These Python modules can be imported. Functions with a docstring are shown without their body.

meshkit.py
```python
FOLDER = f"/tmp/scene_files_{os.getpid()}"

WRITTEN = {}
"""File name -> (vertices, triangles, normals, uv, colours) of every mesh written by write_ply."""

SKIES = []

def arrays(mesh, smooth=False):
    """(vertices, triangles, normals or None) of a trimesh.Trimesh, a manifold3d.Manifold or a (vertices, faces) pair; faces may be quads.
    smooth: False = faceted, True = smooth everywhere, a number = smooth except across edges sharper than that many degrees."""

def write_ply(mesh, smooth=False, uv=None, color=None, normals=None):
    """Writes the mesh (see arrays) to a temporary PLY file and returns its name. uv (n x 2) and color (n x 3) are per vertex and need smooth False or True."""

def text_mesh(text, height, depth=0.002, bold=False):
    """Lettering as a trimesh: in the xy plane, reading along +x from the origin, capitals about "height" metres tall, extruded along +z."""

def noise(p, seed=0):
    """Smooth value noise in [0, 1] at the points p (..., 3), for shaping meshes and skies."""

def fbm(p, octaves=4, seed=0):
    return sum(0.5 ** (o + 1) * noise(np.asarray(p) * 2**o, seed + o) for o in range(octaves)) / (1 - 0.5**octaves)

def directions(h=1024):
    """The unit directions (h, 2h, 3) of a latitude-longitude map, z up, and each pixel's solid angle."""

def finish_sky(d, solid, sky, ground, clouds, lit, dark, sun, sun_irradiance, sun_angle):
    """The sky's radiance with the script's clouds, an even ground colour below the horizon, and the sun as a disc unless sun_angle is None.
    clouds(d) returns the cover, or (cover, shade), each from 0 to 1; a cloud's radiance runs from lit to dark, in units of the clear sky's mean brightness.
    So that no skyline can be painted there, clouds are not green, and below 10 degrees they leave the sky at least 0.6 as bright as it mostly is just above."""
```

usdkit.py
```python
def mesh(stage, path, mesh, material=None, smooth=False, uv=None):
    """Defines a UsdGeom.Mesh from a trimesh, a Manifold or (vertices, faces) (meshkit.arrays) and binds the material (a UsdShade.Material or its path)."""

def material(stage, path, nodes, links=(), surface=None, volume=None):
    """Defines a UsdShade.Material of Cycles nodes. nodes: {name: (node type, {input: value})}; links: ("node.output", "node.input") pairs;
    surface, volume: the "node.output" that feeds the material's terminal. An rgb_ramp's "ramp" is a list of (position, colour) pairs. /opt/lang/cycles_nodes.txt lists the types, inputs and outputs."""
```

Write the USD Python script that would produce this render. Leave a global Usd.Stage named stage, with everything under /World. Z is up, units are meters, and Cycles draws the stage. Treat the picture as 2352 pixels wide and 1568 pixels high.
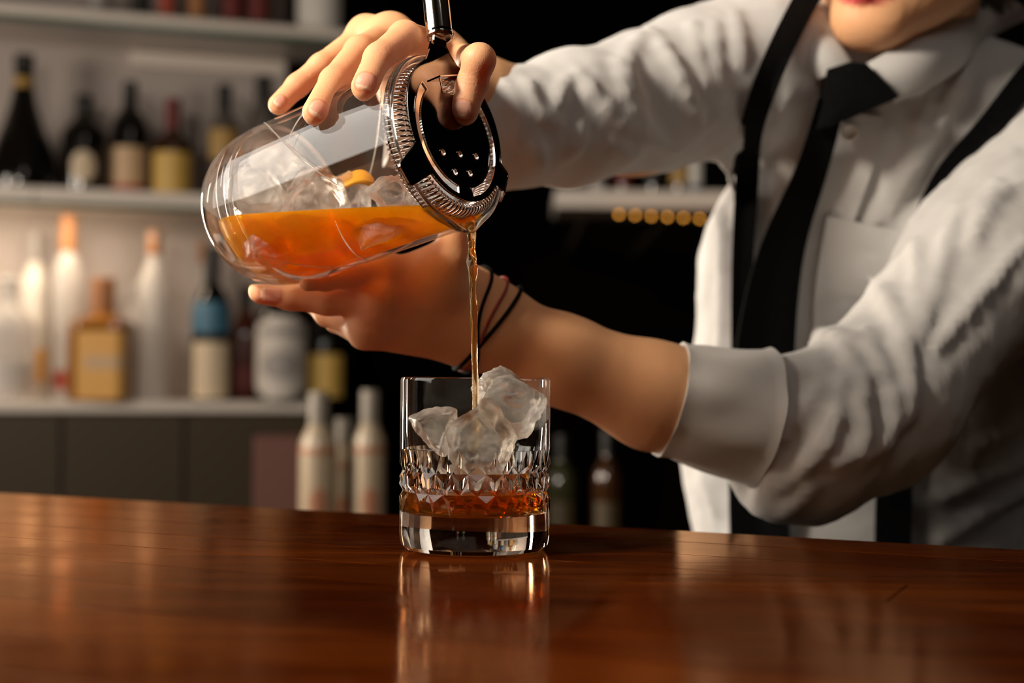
import math, numpy as np, trimesh, manifold3d as m3, usdkit, meshkit
from pxr import Usd, UsdGeom, UsdLux, UsdShade, Gf, Sdf, Vt

stage = Usd.Stage.CreateInMemory()
UsdGeom.SetStageUpAxis(stage, UsdGeom.Tokens.z)
UsdGeom.SetStageMetersPerUnit(stage, 1.0)
UsdGeom.Xform.Define(stage, '/World')
UsdGeom.Scope.Define(stage, '/World/Looks')
V = lambda *a: np.array(a, float)
def unit(v):
    v = np.asarray(v, float); return v / np.linalg.norm(v)

# ---------------------------------------------------------------- camera
BAR = 1.05                                   # height of the bar top
CAM = V(0, 0, BAR + 0.0885)
PITCH, ROLL, FPX = math.radians(1.37), math.radians(0.45), 50 / 36 * 2352
FWD = V(0, math.cos(PITCH), math.sin(PITCH))
_r0, _u0 = V(1, 0, 0), V(0, -math.sin(PITCH), math.cos(PITCH))
RGT = math.cos(ROLL) * _r0 + math.sin(ROLL) * _u0
UPV = -math.sin(ROLL) * _r0 + math.cos(ROLL) * _u0
cam = UsdGeom.Camera.Define(stage, '/World/camera')
cam.CreateFocalLengthAttr(50.0); cam.CreateHorizontalApertureAttr(36.0); cam.CreateVerticalApertureAttr(24.0)
cam.CreateFStopAttr(5.0); cam.CreateFocusDistanceAttr(0.712); cam.CreateClippingRangeAttr(Gf.Vec2f(0.02, 100))
cam.CreateExposureAttr(-0.12)
cam.AddTransformOp().Set(Gf.Matrix4d(*[float(x) for r in ((*RGT, 0), (*UPV, 0), (*-FWD, 0), (*CAM, 1)) for x in r]))

def P(px, py, d):
    """The place at depth d (metres in front of the lens) seen at the photograph's pixel."""
    return CAM + FWD * d + RGT * ((px - 1176) * d / FPX) - UPV * ((py - 784) * d / FPX)
def pix(p):
    q = np.asarray(p) - CAM; d = q @ FWD
    return np.stack([1176 + q @ RGT / d * FPX, 784 - q @ UPV / d * FPX, d], -1)
def RD(px, py):
    return unit(FWD + RGT * ((px - 1176) / FPX) - UPV * ((py - 784) / FPX))

# ---------------------------------------------------------------- lights
def aim(x, pos, target):
    z = unit(np.asarray(pos, float) - np.asarray(target, float)); up = V(0, 0, 1) if abs(z[2]) < .98 else V(0, 1, 0)
    a = unit(np.cross(up, z)); b = np.cross(z, a)
    x.AddTransformOp().Set(Gf.Matrix4d(*[float(t) for r in ((*a, 0), (*b, 0), (*z, 0), (*pos, 1)) for t in r]))
def rect(name, pos, target, w, h, power, color):
    l = UsdLux.RectLight.Define(stage, '/World/' + name); l.CreateWidthAttr(w); l.CreateHeightAttr(h)
    l.CreateIntensityAttr(power); l.CreateColorAttr(Gf.Vec3f(*color)); l.CreateNormalizeAttr(False)
    aim(l, pos, target); return l
SUBJ = P(900, 420, .73)
rect('key_lamp', SUBJ + 1.05 * unit(V(-.71, -.45, .55)), SUBJ, .22, .22, 178, (1, .87, .72))
rect('window_light', SUBJ + 1.20 * unit(V(-.95, -.06, .33)), SUBJ, .85, .92, 4.4, (1, .93, .84))
rect('side_lamp', (-1.00, 2.05, 1.24), P(1091, 1000, .73), .08, .46, 200, (1, .84, .66))
rect('shelf_lamp', (-1.95, 1.75, 1.62), (-.75, 3.25, 1.50), .4, .4, 26, (1, .86, .72))
rect('shelf_strip', (-1.12, 3.11, 1.485), (-1.15, 3.30, 1.10), .60, .03, 32, (1, .78, .55))
rect('ceiling_lamp', (0.30, -0.05, 2.50), (0.25, 1.05, 1.2), .6, .6, 2.8, (1, .88, .78))

# ---------------------------------------------------------------- helpers
def numbered(path):
    if not stage.GetPrimAtPath(path): return path
    k = 1
    while stage.GetPrimAtPath('%s_%03d' % (path, k)): k += 1
    return '%s_%03d' % (path, k)
def put(prim, label=None, cat=None, group=None, kind=None):
    for k, v in (('label', label), ('category', cat), ('group', group), ('kind', kind)):
        if v: prim.SetCustomDataByKey(k, v)
    return prim
def thing(name, label, cat, loc=(0, 0, 0), rotz=0, group=None):
    x = UsdGeom.Xform.Define(stage, numbered('/World/' + name))
    x.AddTranslateOp().Set(Gf.Vec3d(*map(float, loc)))
    if rotz: x.AddRotateZOp().Set(math.degrees(rotz))
    return put(x.GetPrim(), label, cat, group)
def obj(name, mesh, m, parent=None, smooth=35, label=None, tint=None, loc=None):
    """One mesh prim; world coordinates in, minus the parent's base when loc is given."""
    if loc is not None:
        mesh = mesh.copy() if isinstance(mesh, trimesh.Trimesh) else totri(mesh)
        mesh.apply_translation(-np.asarray(loc, float))
    path = (str(parent.GetPath()) if parent else '/World') + '/' + name
    g = usdkit.mesh(stage, numbered(path), mesh, m, smooth=smooth)
    if tint is not None:
        UsdGeom.PrimvarsAPI(g).CreatePrimvar('tint', Sdf.ValueTypeNames.Color3fArray, 'vertex').Set(Vt.Vec3fArray.FromNumpy(np.asarray(tint, np.float32)))
    return put(g.GetPrim(), label)
def solo(name, mesh, m, label, cat, group=None, smooth=35):
    return put(obj(name, mesh, m, None, smooth), label, cat, group)
def struct(name, mesh, m, label=None):
    return put(obj(name, mesh, m, None, False), label, kind='structure')
def totri(m):
    q = m.to_mesh(); return trimesh.Trimesh(q.vert_properties[:, :3], q.tri_verts, process=False)
def toman(t):
    return m3.Manifold(m3.Mesh(np.asarray(t.vertices, np.float32), np.asarray(t.faces, np.uint32)))
def cat(*ms): return trimesh.util.concatenate(list(ms))
def frame(o, ex, ey, ez):
    T = np.eye(4); T[:3, 0], T[:3, 1], T[:3, 2], T[:3, 3] = ex, ey, ez, o; return T
def box(sx, sy, sz, c=(0, 0, 0), bevel=0.0):
    if bevel <= 0:
        b = trimesh.creation.box((sx, sy, sz)); b.apply_translation(c); return b
    pts = []
    for x in (-1, 1):
        for y in (-1, 1):
            for z in (-1, 1):
                h = V(x * sx, y * sy, z * sz) / 2
                for k in range(3):
                    q = h.copy(); q -= V(x, y, z) * bevel; q[k] = h[k]; pts.append(q)
    m = trimesh.convex.convex_hull(np.array(pts)); m.apply_translation(c); return m
def lathe(profile, n=64):
    """profile: [(r, z)] from one end on the axis to the other, or a closed ring when it does not touch the axis."""
    pr = np.array(profile, float); closed = pr[0, 0] > 1e-9 and pr[-1, 0] > 1e-9
    vs, idx, off = [], [], 0
    for r, z in pr:
        if r < 1e-9: vs.append([[0, 0, z]]); idx.append(np.full(n, off)); off += 1
        else:
            a = np.arange(n) * 2 * np.pi / n
            vs.append(np.stack([r * np.cos(a), r * np.sin(a), np.full(n, z)], 1)); idx.append(off + np.arange(n)); off += n
    f = []
    k = len(pr)
    for i in range(k if closed else k - 1):
        a, b = idx[i], idx[(i + 1) % k]; a2, b2 = np.roll(a, -1), np.roll(b, -1)
        f += [np.stack([a, a2, b2], 1), np.stack([a, b2, b], 1)]
    f = np.vstack(f); f = f[(f[:, 0] != f[:, 1]) & (f[:, 1] != f[:, 2]) & (f[:, 0] != f[:, 2])]
    t = trimesh.Trimesh(np.vstack(vs), f, process=False)
    if t.volume < 0: t.invert()
    return t
def tube(pts, radii, sides=12, caps=True):
    p = np.asarray(pts, float); t = np.gradient(p, axis=0); t /= np.linalg.norm(t, axis=1, keepdims=True)
    r = np.broadcast_to(radii, (len(p),))
    a = np.cross(t[0], V(0, 0, 1) if abs(t[0][2]) < .9 else V(1, 0, 0)); A = []
    for i in range(len(p)):
        a = a - t[i] * (a @ t[i]); a = a / np.linalg.norm(a); A.append(a)
    A = np.array(A); B = np.cross(t, A); ang = np.arange(sides) * 2 * np.pi / sides
    v = (p[:, None] + r[:, None, None] * (np.cos(ang)[None, :, None] * A[:, None] + np.sin(ang)[None, :, None] * B[:, None])).reshape(-1, 3)
    i, j = np.meshgrid(np.arange(len(p) - 1), np.arange(sides), indexing='ij'); j2 = (j + 1) % sides
    q = np.stack([i * sides + j, i * sides + j2, (i + 1) * sides + j2, (i + 1) * sides + j], -1).reshape(-1, 4)
    f = np.vstack([q[:, [0, 1, 2]], q[:, [0, 2, 3]]])
    if caps:
        n = len(v); v = np.vstack([v, p[0], p[-1]]); k = np.arange(sides); k2 = (k + 1) % sides; L = (len(p) - 1) * sides
        f = np.vstack([f, np.stack([np.full(sides, n), k2, k], 1), np.stack([np.full(sides, n + 1), L + k, L + k2], 1)])
    m = trimesh.Trimesh(v, f, process=False)
    if m.volume < 0: m.invert()
    return m
def spline(pts, n):
    from scipy.interpolate import CubicSpline
    p = np.asarray(pts, float); s = np.r_[0, np.cumsum(np.linalg.norm(np.diff(p[:, :3], axis=0), axis=1))]
    return CubicSpline(s, p, axis=0)(np.linspace(0, s[-1], n))

# ---------------------------------------------------------------- materials
LOOKS = {}
def look(name, nodes, links=(), surface='p.BSDF', volume=None):
    LOOKS[name] = usdkit.material(stage, '/World/Looks/' + name, nodes, links, surface=surface, volume=volume); return LOOKS[name]
def pr(name, color, rough=.5, **kw):
    return look(name, {'p': ('principled_bsdf', dict(base_color=color, roughness=rough, **kw))})
def noisy(name, c1, c2, scale=8, rough=.6, bump=0, stretch=(1, 1, 1), **kw):
    return look(name, {'g': ('geometry', {}), 'mp': ('mapping', dict(scale=stretch)), 'n': ('noise_texture', dict(scale=scale, detail=5)),
        'r': ('rgb_ramp', dict(ramp=[(.3, c1), (.7, c2)])), 'b': ('bump', dict(strength=bump, distance=.002)), 'p': ('principled_bsdf', dict(roughness=rough, **kw))},
        [('g.position', 'mp.vector'), ('mp.vector', 'n.vector'), ('n.fac', 'r.fac'), ('r.color', 'p.base_color'), ('n.fac', 'b.height'), ('b.normal', 'p.normal')])
def panewall(name, ior, tint, rough=.0):
    """Thin-walled clear glass: sunlight and lamplight pass straight through, the surface mirrors by angle."""
    return look(name, {'f': ('fresnel', dict(IOR=ior)), 't': ('transparent_bsdf', dict(color=tint)), 'g': ('glossy_bsdf', dict(color=(1, 1, 1), roughness=rough)), 'm': ('mix_closure', {})},
        [('f.fac', 'm.fac'), ('t.BSDF', 'm.closure1'), ('g.BSDF', 'm.closure2')], surface='m.closure')
pr('wall_black', (.0022, .0007, .0005), .95, specular_ior_level=.1)
pr('ceiling_dark', (.05, .04, .035), .9)
noisy('floor_dark', (.02, .014, .01), (.035, .025, .018), 3, .6)
pr('panel_pale', (.46, .40, .37), .6)
pr('shelf_pale', (.80, .72, .64), .35)
pr('shelf_edge', (.05, .12, .08), .15)
pr('cabinet', (.05, .032, .014), .5)
pr('steel', (.62, .58, .54), .09, metallic=1.0)
pr('steel_dark', (.30, .28, .27), .06, metallic=1.0)

# ---------------------------------------------------------------- room
def on_bar(px, py, z=BAR):
    r = RD(px, py); return CAM + r * ((z - CAM[2]) / r[2])
e0, e1b = on_bar(0, 1131), on_bar(2352, 1262)
BT = unit(e1b - e0); BN = unit(np.cross(V(0, 0, 1), BT))           # along the bar; BN points away from the camera
if BN[1] < 0: BN = -BN
RX0, RX1, RY0, RY1, RZ = -2.6, 2.6, -1.6, 4.3, 2.9
struct('floor', box(RX1 - RX0, RY1 - RY0, .1, ((RX0 + RX1) / 2, (RY0 + RY1) / 2, -.05)), LOOKS['floor_dark'])
struct('ceiling', box(RX1 - RX0, RY1 - RY0, .1, ((RX0 + RX1) / 2, (RY0 + RY1) / 2, RZ + .05)), LOOKS['ceiling_dark'])
struct('wall_back', box(RX1 - RX0, .1, RZ, ((RX0 + RX1) / 2, RY1 + .05, RZ / 2)), LOOKS['wall_black'])
struct('wall_front', box(RX1 - RX0, .1, RZ, ((RX0 + RX1) / 2, RY0 - .05, RZ / 2)), LOOKS['wall_black'])
struct('wall_left', box(.1, RY1 - RY0, RZ, (RX0 - .05, (RY0 + RY1) / 2, RZ / 2)), LOOKS['wall_black'])
struct('wall_right', box(.1, RY1 - RY0, RZ, (RX1 + .05, (RY0 + RY1) / 2, RZ / 2)), LOOKS['wall_black'])

# the bar: staves glued side by side over a plain carcass
ba = math.atan2(BT[1], BT[0])
for k, (c1, c2) in enumerate((((.020, .0026, .0003), (.066, .0125, .0010)), ((.015, .0020, .0002), (.050, .0085, .0007)), ((.026, .0036, .0004), (.082, .017, .0014)))):
    look('bar_wood_%d' % k, {'g': ('geometry', {}), 'mp': ('mapping', dict(rotation=(0, 0, -ba), scale=(3.0, 42, 42))), 'n': ('noise_texture', dict(scale=1.6, detail=7, roughness=.62, distortion=.6)),
        'r': ('rgb_ramp', dict(ramp=[(.30, c1), (.55, tuple(.5 * (a + b) for a, b in zip(c1, c2))), (.72, c2)])),
        'm2': ('mapping', dict(rotation=(0, 0, -ba), scale=(14, 260, 260))), 'n2': ('noise_texture', dict(scale=1.0, detail=4)), 'd': ('noise_texture', dict(scale=19, detail=6)),
        'rr': ('map_range', dict(from_min=.35, from_max=.75, to_min=.09, to_max=.19)),
        'b': ('bump', dict(strength=.10, distance=.0006)), 'df': ('diffuse_bsdf', {}), 'fr': ('fresnel', dict(IOR=1.27)), 'gl': ('glossy_bsdf', dict(color=(.95, .56, .32))), 'mx': ('mix_closure', {})},
        [('g.position', 'mp.vector'), ('mp.vector', 'n.vector'), ('n.fac', 'r.fac'), ('r.color', 'df.color'), ('g.position', 'm2.vector'), ('m2.vector', 'n2.vector'),
         ('n2.fac', 'b.height'), ('b.normal', 'df.normal'), ('b.normal', 'gl.normal'), ('b.normal', 'fr.normal'), ('fr.fac', 'mx.fac'), ('df.BSDF', 'mx.closure1'), ('gl.BSDF', 'mx.closure2'), ('g.position', 'd.vector'), ('d.fac', 'rr.value'), ('rr.result', 'gl.roughness')], surface='mx.closure')
pr('bar_carcass', (.03, .012, .006), .5)
rng = np.random.default_rng(5)
bar = thing('bar_counter', 'polished dark red-brown wooden bar counter the whisky glass stands on', 'bar counter')
TB = frame(e0 + BN * 0.0, BT, -BN, V(0, 0, 1))                   # x along the bar, y towards the camera
if np.linalg.det(TB[:3, :3]) < 0: TB = frame(e0, BT, -BN, V(0, 0, -1))
ZS = TB[2, 2]
W = .052
for row in range(13):
    x = -1.5 - rng.uniform(0, .5)
    while x < 1.55:
        L = rng.uniform(.45, .95)
        y0 = row * W
        s = box(L - .00012, W - .0002, .03, (x + L / 2, y0 + W / 2, -.015 * ZS), .0005)
        s.apply_translation((0, 0, ZS * rng.uniform(-.00012, 0)))
        s.apply_transform(TB); obj('stave', s, LOOKS['bar_wood_%d' % rng.integers(3)], bar, False)
        x += L
b = box(3.3, 13 * W - .04, 1.0, (.2, 13 * W / 2 + .005, -(.0305 + .5) * ZS)); b.apply_transform(TB)
obj('carcass', b, LOOKS['bar_carcass'], bar, False)

# ---------------------------------------------------------------- shelves behind the bar
SS = unit(V(math.sin(math.radians(73)), math.cos(math.radians(73)), 0)); SN = V(SS[1], -SS[0], 0)   # along the shelves; towards the camera
S0 = P(0, 430, 3.08)
def on_shelf(px, py, back=0.0):
    r = RD(px, py); q = S0 - SN * back; return CAM + r * (((q - CAM) @ SN) / (r @ SN))
def shelf_box(pxa, pxb, ztop, thick, depth, back=0.0):
    a, c = on_shelf(pxa, 700, back), on_shelf(pxb, 700, back); L = np.linalg.norm((c - a)[:2])
    m = box(L, depth, thick, (L / 2, depth / 2, -thick / 2), .002); m.apply_transform(frame(V(a[0], a[1], ztop), SS, -SN, V(0, 0, 1))); return m
zt_up, zt_mid, zt_low = on_shelf(0, 6)[2], on_shelf(0, 424)[2], on_shelf(300, 922)[2]
struct('trim_1', shelf_box(-420, 655, zt_up + .70, zt_up + .70 - zt_low - .0005, .02, .275), LOOKS['panel_pale'], 'pale wall panelling behind the liquor bottles')
sh = thing('liquor_shelf', 'top shelf with a greenish edge at the upper left, bottle feet on it', 'shelf')
obj('board', shelf_box(-420, 880, zt_up, .022, .27), LOOKS['shelf_pale'], sh, False)
obj('edge_strip', shelf_box(-420, 880, zt_up - .0225, .012, .006, -.001), LOOKS['shelf_edge'], sh, False, 'dark green glass edge')
sh = thing('liquor_shelf', 'middle shelf left of the mixing glass carrying the row of dark bottles', 'shelf')
obj('board', shelf_box(-420, 75, zt_mid, .032, .27), LOOKS['shelf_pale'], sh, False)
obj('board', shelf_box(77, 690, zt_mid, .032, .27), LOOKS['shelf_pale'], sh, False)
obj('edge_strip', shelf_box(-420, 690, zt_mid - .033, .010, .006, .0), LOOKS['shelf_edge'], sh, False, 'dark green edge under the board')
sh = thing('wall_rail', 'pale ledge rail on the panelling above the row of dark bottles', 'rail')
obj('rail', shelf_box(292, 650, on_shelf(300, 112, .24)[2], .035, .02, .254), LOOKS['shelf_pale'], sh, False)
sh = thing('back_counter', 'olive-brown cabinet with pale top ledge under the blurred bottles', 'cabinet')
obj('ledge', shelf_box(-420, 712, zt_low, .024, .30), LOOKS['shelf_pale'], sh, False, 'pale top ledge')
for k in range(4):
    a = -420 + k * 283
    obj('door', shelf_box(a + 3, a + 280, zt_low - .027, .62, .02, .015), LOOKS['cabinet'], sh, False)
obj('body', shelf_box(-420, 712, zt_low - .025, zt_low - .03, .24, .037), LOOKS['cabinet'], sh, False)
# bottles
GL = {}
def glassy(name, color, rough=.08, **kw): return pr('bottle_' + name, color, rough, specular_ior_level=.6, **kw)
for nm, c in dict(black=(.006, .005, .004), brown=(.035, .014, .005), redbrown=(.09, .022, .012), olive=(.03, .03, .012), amber=(.30, .12, .02), smoke=(.10, .085, .075)).items(): glassy(nm, c)
look('bottle_clear', {'p': ('principled_bsdf', dict(base_color=(.93, .90, .86), roughness=.06, transmission_weight=.55, ior=1.3))})
look('bottle_white', {'p': ('principled_bsdf', dict(base_color=(.80, .75, .68), roughness=.25))})
look('bottle_blue', {'p': ('principled_bsdf', dict(base_color=(.03, .10, .17), roughness=.2))})
look('bottle_parchment', {'p': ('principled_bsdf', dict(base_color=(.26, .205, .14), roughness=.35))})
for nm, c in dict(stone=(.16, .14, .115), faded=(.24, .10, .05), umber=(.05, .032, .012), cream=(.72, .58, .40), tan=(.62, .42, .24), yellow=(.66, .42, .10), orange=(.80, .42, .10), pale=(.66, .60, .54), grey=(.36, .33, .31), red=(.40, .06, .03), gold=(.45, .27, .07), blue=(.05, .16, .25), black=(.008, .007, .006), darkred=(.14, .012, .008), white=(.78, .74, .68), cork=(.40, .17, .06)).items():
    pr('paint_' + nm, c, .5)
STY = {
    'round': [(.94, 0), (1, .02), (1, .55), (.96, .62), (.72, .70), (.42, .76), (.36, .80), (.36, .93), (.40, .94), (.40, .965)],
    'tall': [(.94, 0), (1, .015), (1, .64), (.95, .70), (.62, .78), (.40, .82), (.37, .86), (.37, .95), (.42, .955), (.42, .97)],
    'cone': [(.96, 0), (1, .03), (1, .16), (.86, .30), (.58, .48), (.40, .62), (.30, .74), (.26, .84), (.26, .95)],
    'squat': [(.95, 0), (1, .03), (1, .50), (.9, .57), (.45, .64), (.30, .70), (.28, .90), (.32, .92)],
    'slim': [(.92, 0), (1, .02), (1, .40), (.80, .55), (.55, .72), (.5, .80), (.5, .95)],
    'square': [(.95, 0), (1, .02), (1, .60), (.93, .65), (.45, .70), (.34, .74), (.34, .92)],
}
def bottle(name, label, loc, H, R, sty, glass, cap=None, capz=(.86, 1.0), labels=(), group=None, ngl=40):
    """labels: (z0, z1, half-angle in degrees, paint, shape)."""
    t = thing(name, label, 'bottle', loc, 0, group)
    prof = [(0, 0)] + [(r * R, z * H) for r, z in STY[sty]] + [(0, STY[sty][-1][1] * H)]
    n = 4 if sty == 'square' else ngl
    if sty == 'square':
        from shapely.geometry import box as sbox
        m = lathe(prof, 40); v = m.vertices; a = np.arctan2(v[:, 1], v[:, 0]); rr = np.hypot(v[:, 0], v[:, 1])
        k = np.clip((rr / R - .5) * 2.2, 0, 1); sq = 1 / np.maximum(np.abs(np.cos(a)), np.abs(np.sin(a))); f = 1 + k * (np.minimum(sq, 1.28) - 1)
        v[:, 0] *= f; v[:, 1] *= f; m.vertices = v
    else: m = lathe(prof, ngl)
    obj('body', m, LOOKS['bottle_' + glass], t, 40)
    if cap:
        zr = np.interp(capz[0], [z for _, z in STY[sty]], [r for r, _ in STY[sty]]) * R + .0015
        obj('cap', lathe([(0, capz[0] * H), (zr * .98, capz[0] * H), (zr, capz[0] * H + .002), (zr, capz[1] * H - .002), (zr * .93, capz[1] * H), (0, capz[1] * H)], 28), LOOKS['paint_' + cap], t, 40)
    face = math.atan2(CAM[1] - loc[1], CAM[0] - loc[0])
    for lb in labels:
        z0, z1, ha, paint = lb[:4]; shape = lb[4] if len(lb) > 4 else 'rect'
        lift = .0006 + (lb[5] if len(lb) > 5 else 0)
        a = np.linspace(-1, 1, 25); zz = np.linspace(0, 1, 13); A, Z = np.meshgrid(a, zz)
        if shape == 'oval': A = A * np.sqrt(np.maximum(1 - (2 * Z - 1) ** 2, .0004))
        if shape == 'arch': Z = Z - (1 - Z) * 0 + 0; A = A * np.where(Z > .8, np.sqrt(np.maximum(1 - ((Z - .8) / .2) ** 2 * .75, .01)), np.where(Z < .2, np.sqrt(np.maximum(1 - ((.2 - Z) / .2) ** 2 * .75, .01)), 1))
        ang = face + np.radians(ha) * A; zc = (z0 + (z1 - z0) * Z)
        rr = np.interp(zc, [z for _, z in STY[sty]], [r for r, _ in STY[sty]]) * R
        if sty == 'square': rr = rr * np.minimum(1 / np.maximum(np.abs(np.cos(ang)), np.abs(np.sin(ang))), 1.28)
        sh_ = []
        for dr in (lift, lift - .0005): sh_.append(np.stack([(rr + dr) * np.cos(ang), (rr + dr) * np.sin(ang), zc * H], -1).reshape(-1, 3))
        i, j = np.meshgrid(np.arange(12), np.arange(24), indexing='ij'); q = np.stack([i * 25 + j, i * 25 + j + 1, (i + 1) * 25 + j + 1, (i + 1) * 25 + j], -1).reshape(-1, 4)
        tri = np.vstack([q[:, [0, 1, 2]], q[:, [0, 2, 3]]]); nv = 325
        rim = np.r_[np.arange(25), 24 + 25 * np.arange(1, 13), 12 * 25 + np.arange(23, -1, -1), 25 * np.arange(11, 0, -1)]; r2 = np.roll(rim, -1)
        f = np.vstack([tri, tri[:, ::-1] + nv, np.stack([rim, rim + nv, r2 + nv], 1), np.stack([rim, r2 + nv, r2], 1)])
        obj('label' if lb is labels[0] else 'label_band', trimesh.Trimesh(np.vstack(sh_), f, process=False), LOOKS['paint_' + paint], t, 40)
    return t
def stand(px, ztop, back): 
    q = on_shelf(px, 860, back); return V(q[0], q[1], ztop)
def hgt(px, ytop, ybase, back): return (ybase - ytop) * pix(on_shelf(px, 860, back))[2] / FPX
MID = [  # px, top y, half-width px, ...
 ('bottle', 'tall black bottle with flared foot and gold neck band, far left of the middle shelf', 44, 98, 80, 'cone', 'black', 'black', (.88, 1.0), [(.76, .83, 180, 'gold')]),
 ('bottle', 'dark round bottle with a cream oval label on the middle shelf', 184, 188, 50, 'round', 'black', 'black', (.80, 1.0), [(.10, .42, 32, 'cream', 'oval')]),
 ('bottle', 'black square-shouldered bottle with a broad cream label on the middle shelf', 290, 150, 44, 'round', 'black', 'black', (.80, 1.0), [(.03, .42, 66, 'tan'), (.03, .10, 67, 'red', 'rect', .0004)]),
 ('bottle', 'red-capped brown bottle with a yellow label on the middle shelf', 390, 190, 46, 'squat', 'brown', 'darkred', (.68, 1.0), [(.02, .44, 70, 'yellow')]),
 ('bottle', 'dark-capped bottle with a small yellow label just left of the mixing glass', 508, 150, 38, 'round', 'smoke', 'black', (.76, 1.0), [(.34, .60, 60, 'gold')]),
 ('bottle', 'clear bottle with a tall black cap nearest the fingers on the middle shelf', 598, 128, 36, 'tall', 'smoke', 'black', (.80, 1.0), [(.2, .5, 50, 'grey')])]
for nm, lab, px, yt, hw, sty, gl, cp, cz, lbs in MID:
    bk = .10 + .02 * (px % 3); s_ = pix(on_shelf(px, 860, bk))[2] / FPX
    bottle(nm, lab, stand(px, zt_mid, bk), hgt(px, yt, 418, bk), hw * s_, sty, gl, cp, cz, lbs, 'bottles on the middle shelf')
bk = .215; bottle('bottle', 'pale clear bottle half hidden behind the cream-labelled black bottle', stand(262, zt_mid, bk), hgt(262, 240, 420, bk), .021, 'tall', 'clear', None, (.8, 1), [], 'bottles on the middle shelf')
LOW = [
 ('bottle', 'glowing clear bottle at the far left of the lower ledge', 20, 640, 58, 'round', 'clear', 'white', (.90, 1.0), [(.06, .30, 60, 'pale')], .08),
 ('bottle', 'clear bottle with an orange-brown stopper on the lower ledge', 152, 500, 34, 'tall', 'clear', 'cork', (.80, 1.0), [(.06, .16, 60, 'red')], .13),
 ('bottle', 'pale frosted bottle with a grey cap behind the glowing bottle', 78, 540, 34, 'tall', 'white', 'grey', (.82, 1.0), [(.1, .3, 50, 'orange')], .215),
 ('bottle', 'squat bottle with a big square yellow-orange label on the lower ledge', 234, 642, 66, 'square', 'amber', 'cork', (.72, 1.0), [(.02, .56, 46, 'orange'), (.26, .36, 34, 'tan', 'rect', .0004)], .05),
 ('bottle', 'very tall slender clear bottle in the middle of the lower ledge', 350, 535, 37, 'tall', 'clear', 'cork', (.86, 1.0), [], .10),
 ('bottle', 'black-necked bottle with a blue shoulder and cream label on the lower ledge', 484, 570, 44, 'round', 'black', 'black', (.76, 1.0), [(.44, .64, 75, 'blue'), (.02, .38, 62, 'cream')], .07),
 ('bottle', 'pale slim bottle in front of the blue-shouldered bottle', 463, 560, 20, 'slim', 'clear', 'cork', (.86, 1.0), [], .19),
 ('bottle', 'brown bottle between the blue-shouldered and the grey-labelled bottles', 563, 660, 36, 'round', 'redbrown', 'black', (.8, 1.0), [(.1, .3, 50, 'darkred')], .12),
 ('bottle', 'stout dark bottle with a large grey arched label on the lower ledge', 645, 600, 60, 'round', 'black', 'gold', (.80, 1.0), [(.02, .60, 68, 'pale', 'arch'), (.15, .36, 46, 'grey', 'oval', .0004), (.46, .52, 50, 'grey', 'rect', .0004)], .04),
 ('bottle', 'narrow clear bottle behind the square yellow label', 305, 660, 26, 'slim', 'clear', 'grey', (.86, 1.0), [], .21),
 ('bottle', 'dark bottle with a mustard label below the bartender\'s knuckles', 748, 690, 44, 'round', 'black', 'cork', (.80, 1.0), [(.04, .46, 62, 'yellow')], .06)]
for nm, lab, px, yt, hw, sty, gl, cp, cz, lbs, bk in LOW:
    s_ = pix(on_shelf(px, 860, bk))[2] / FPX
    bottle(nm, lab, stand(min(px, 700), zt_low, bk) if px < 700 else stand(px, zt_low, bk), hgt(px, yt, 925, bk), hw * s_, sty, gl, cp, cz, lbs, 'bottles on the lower ledge')
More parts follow.
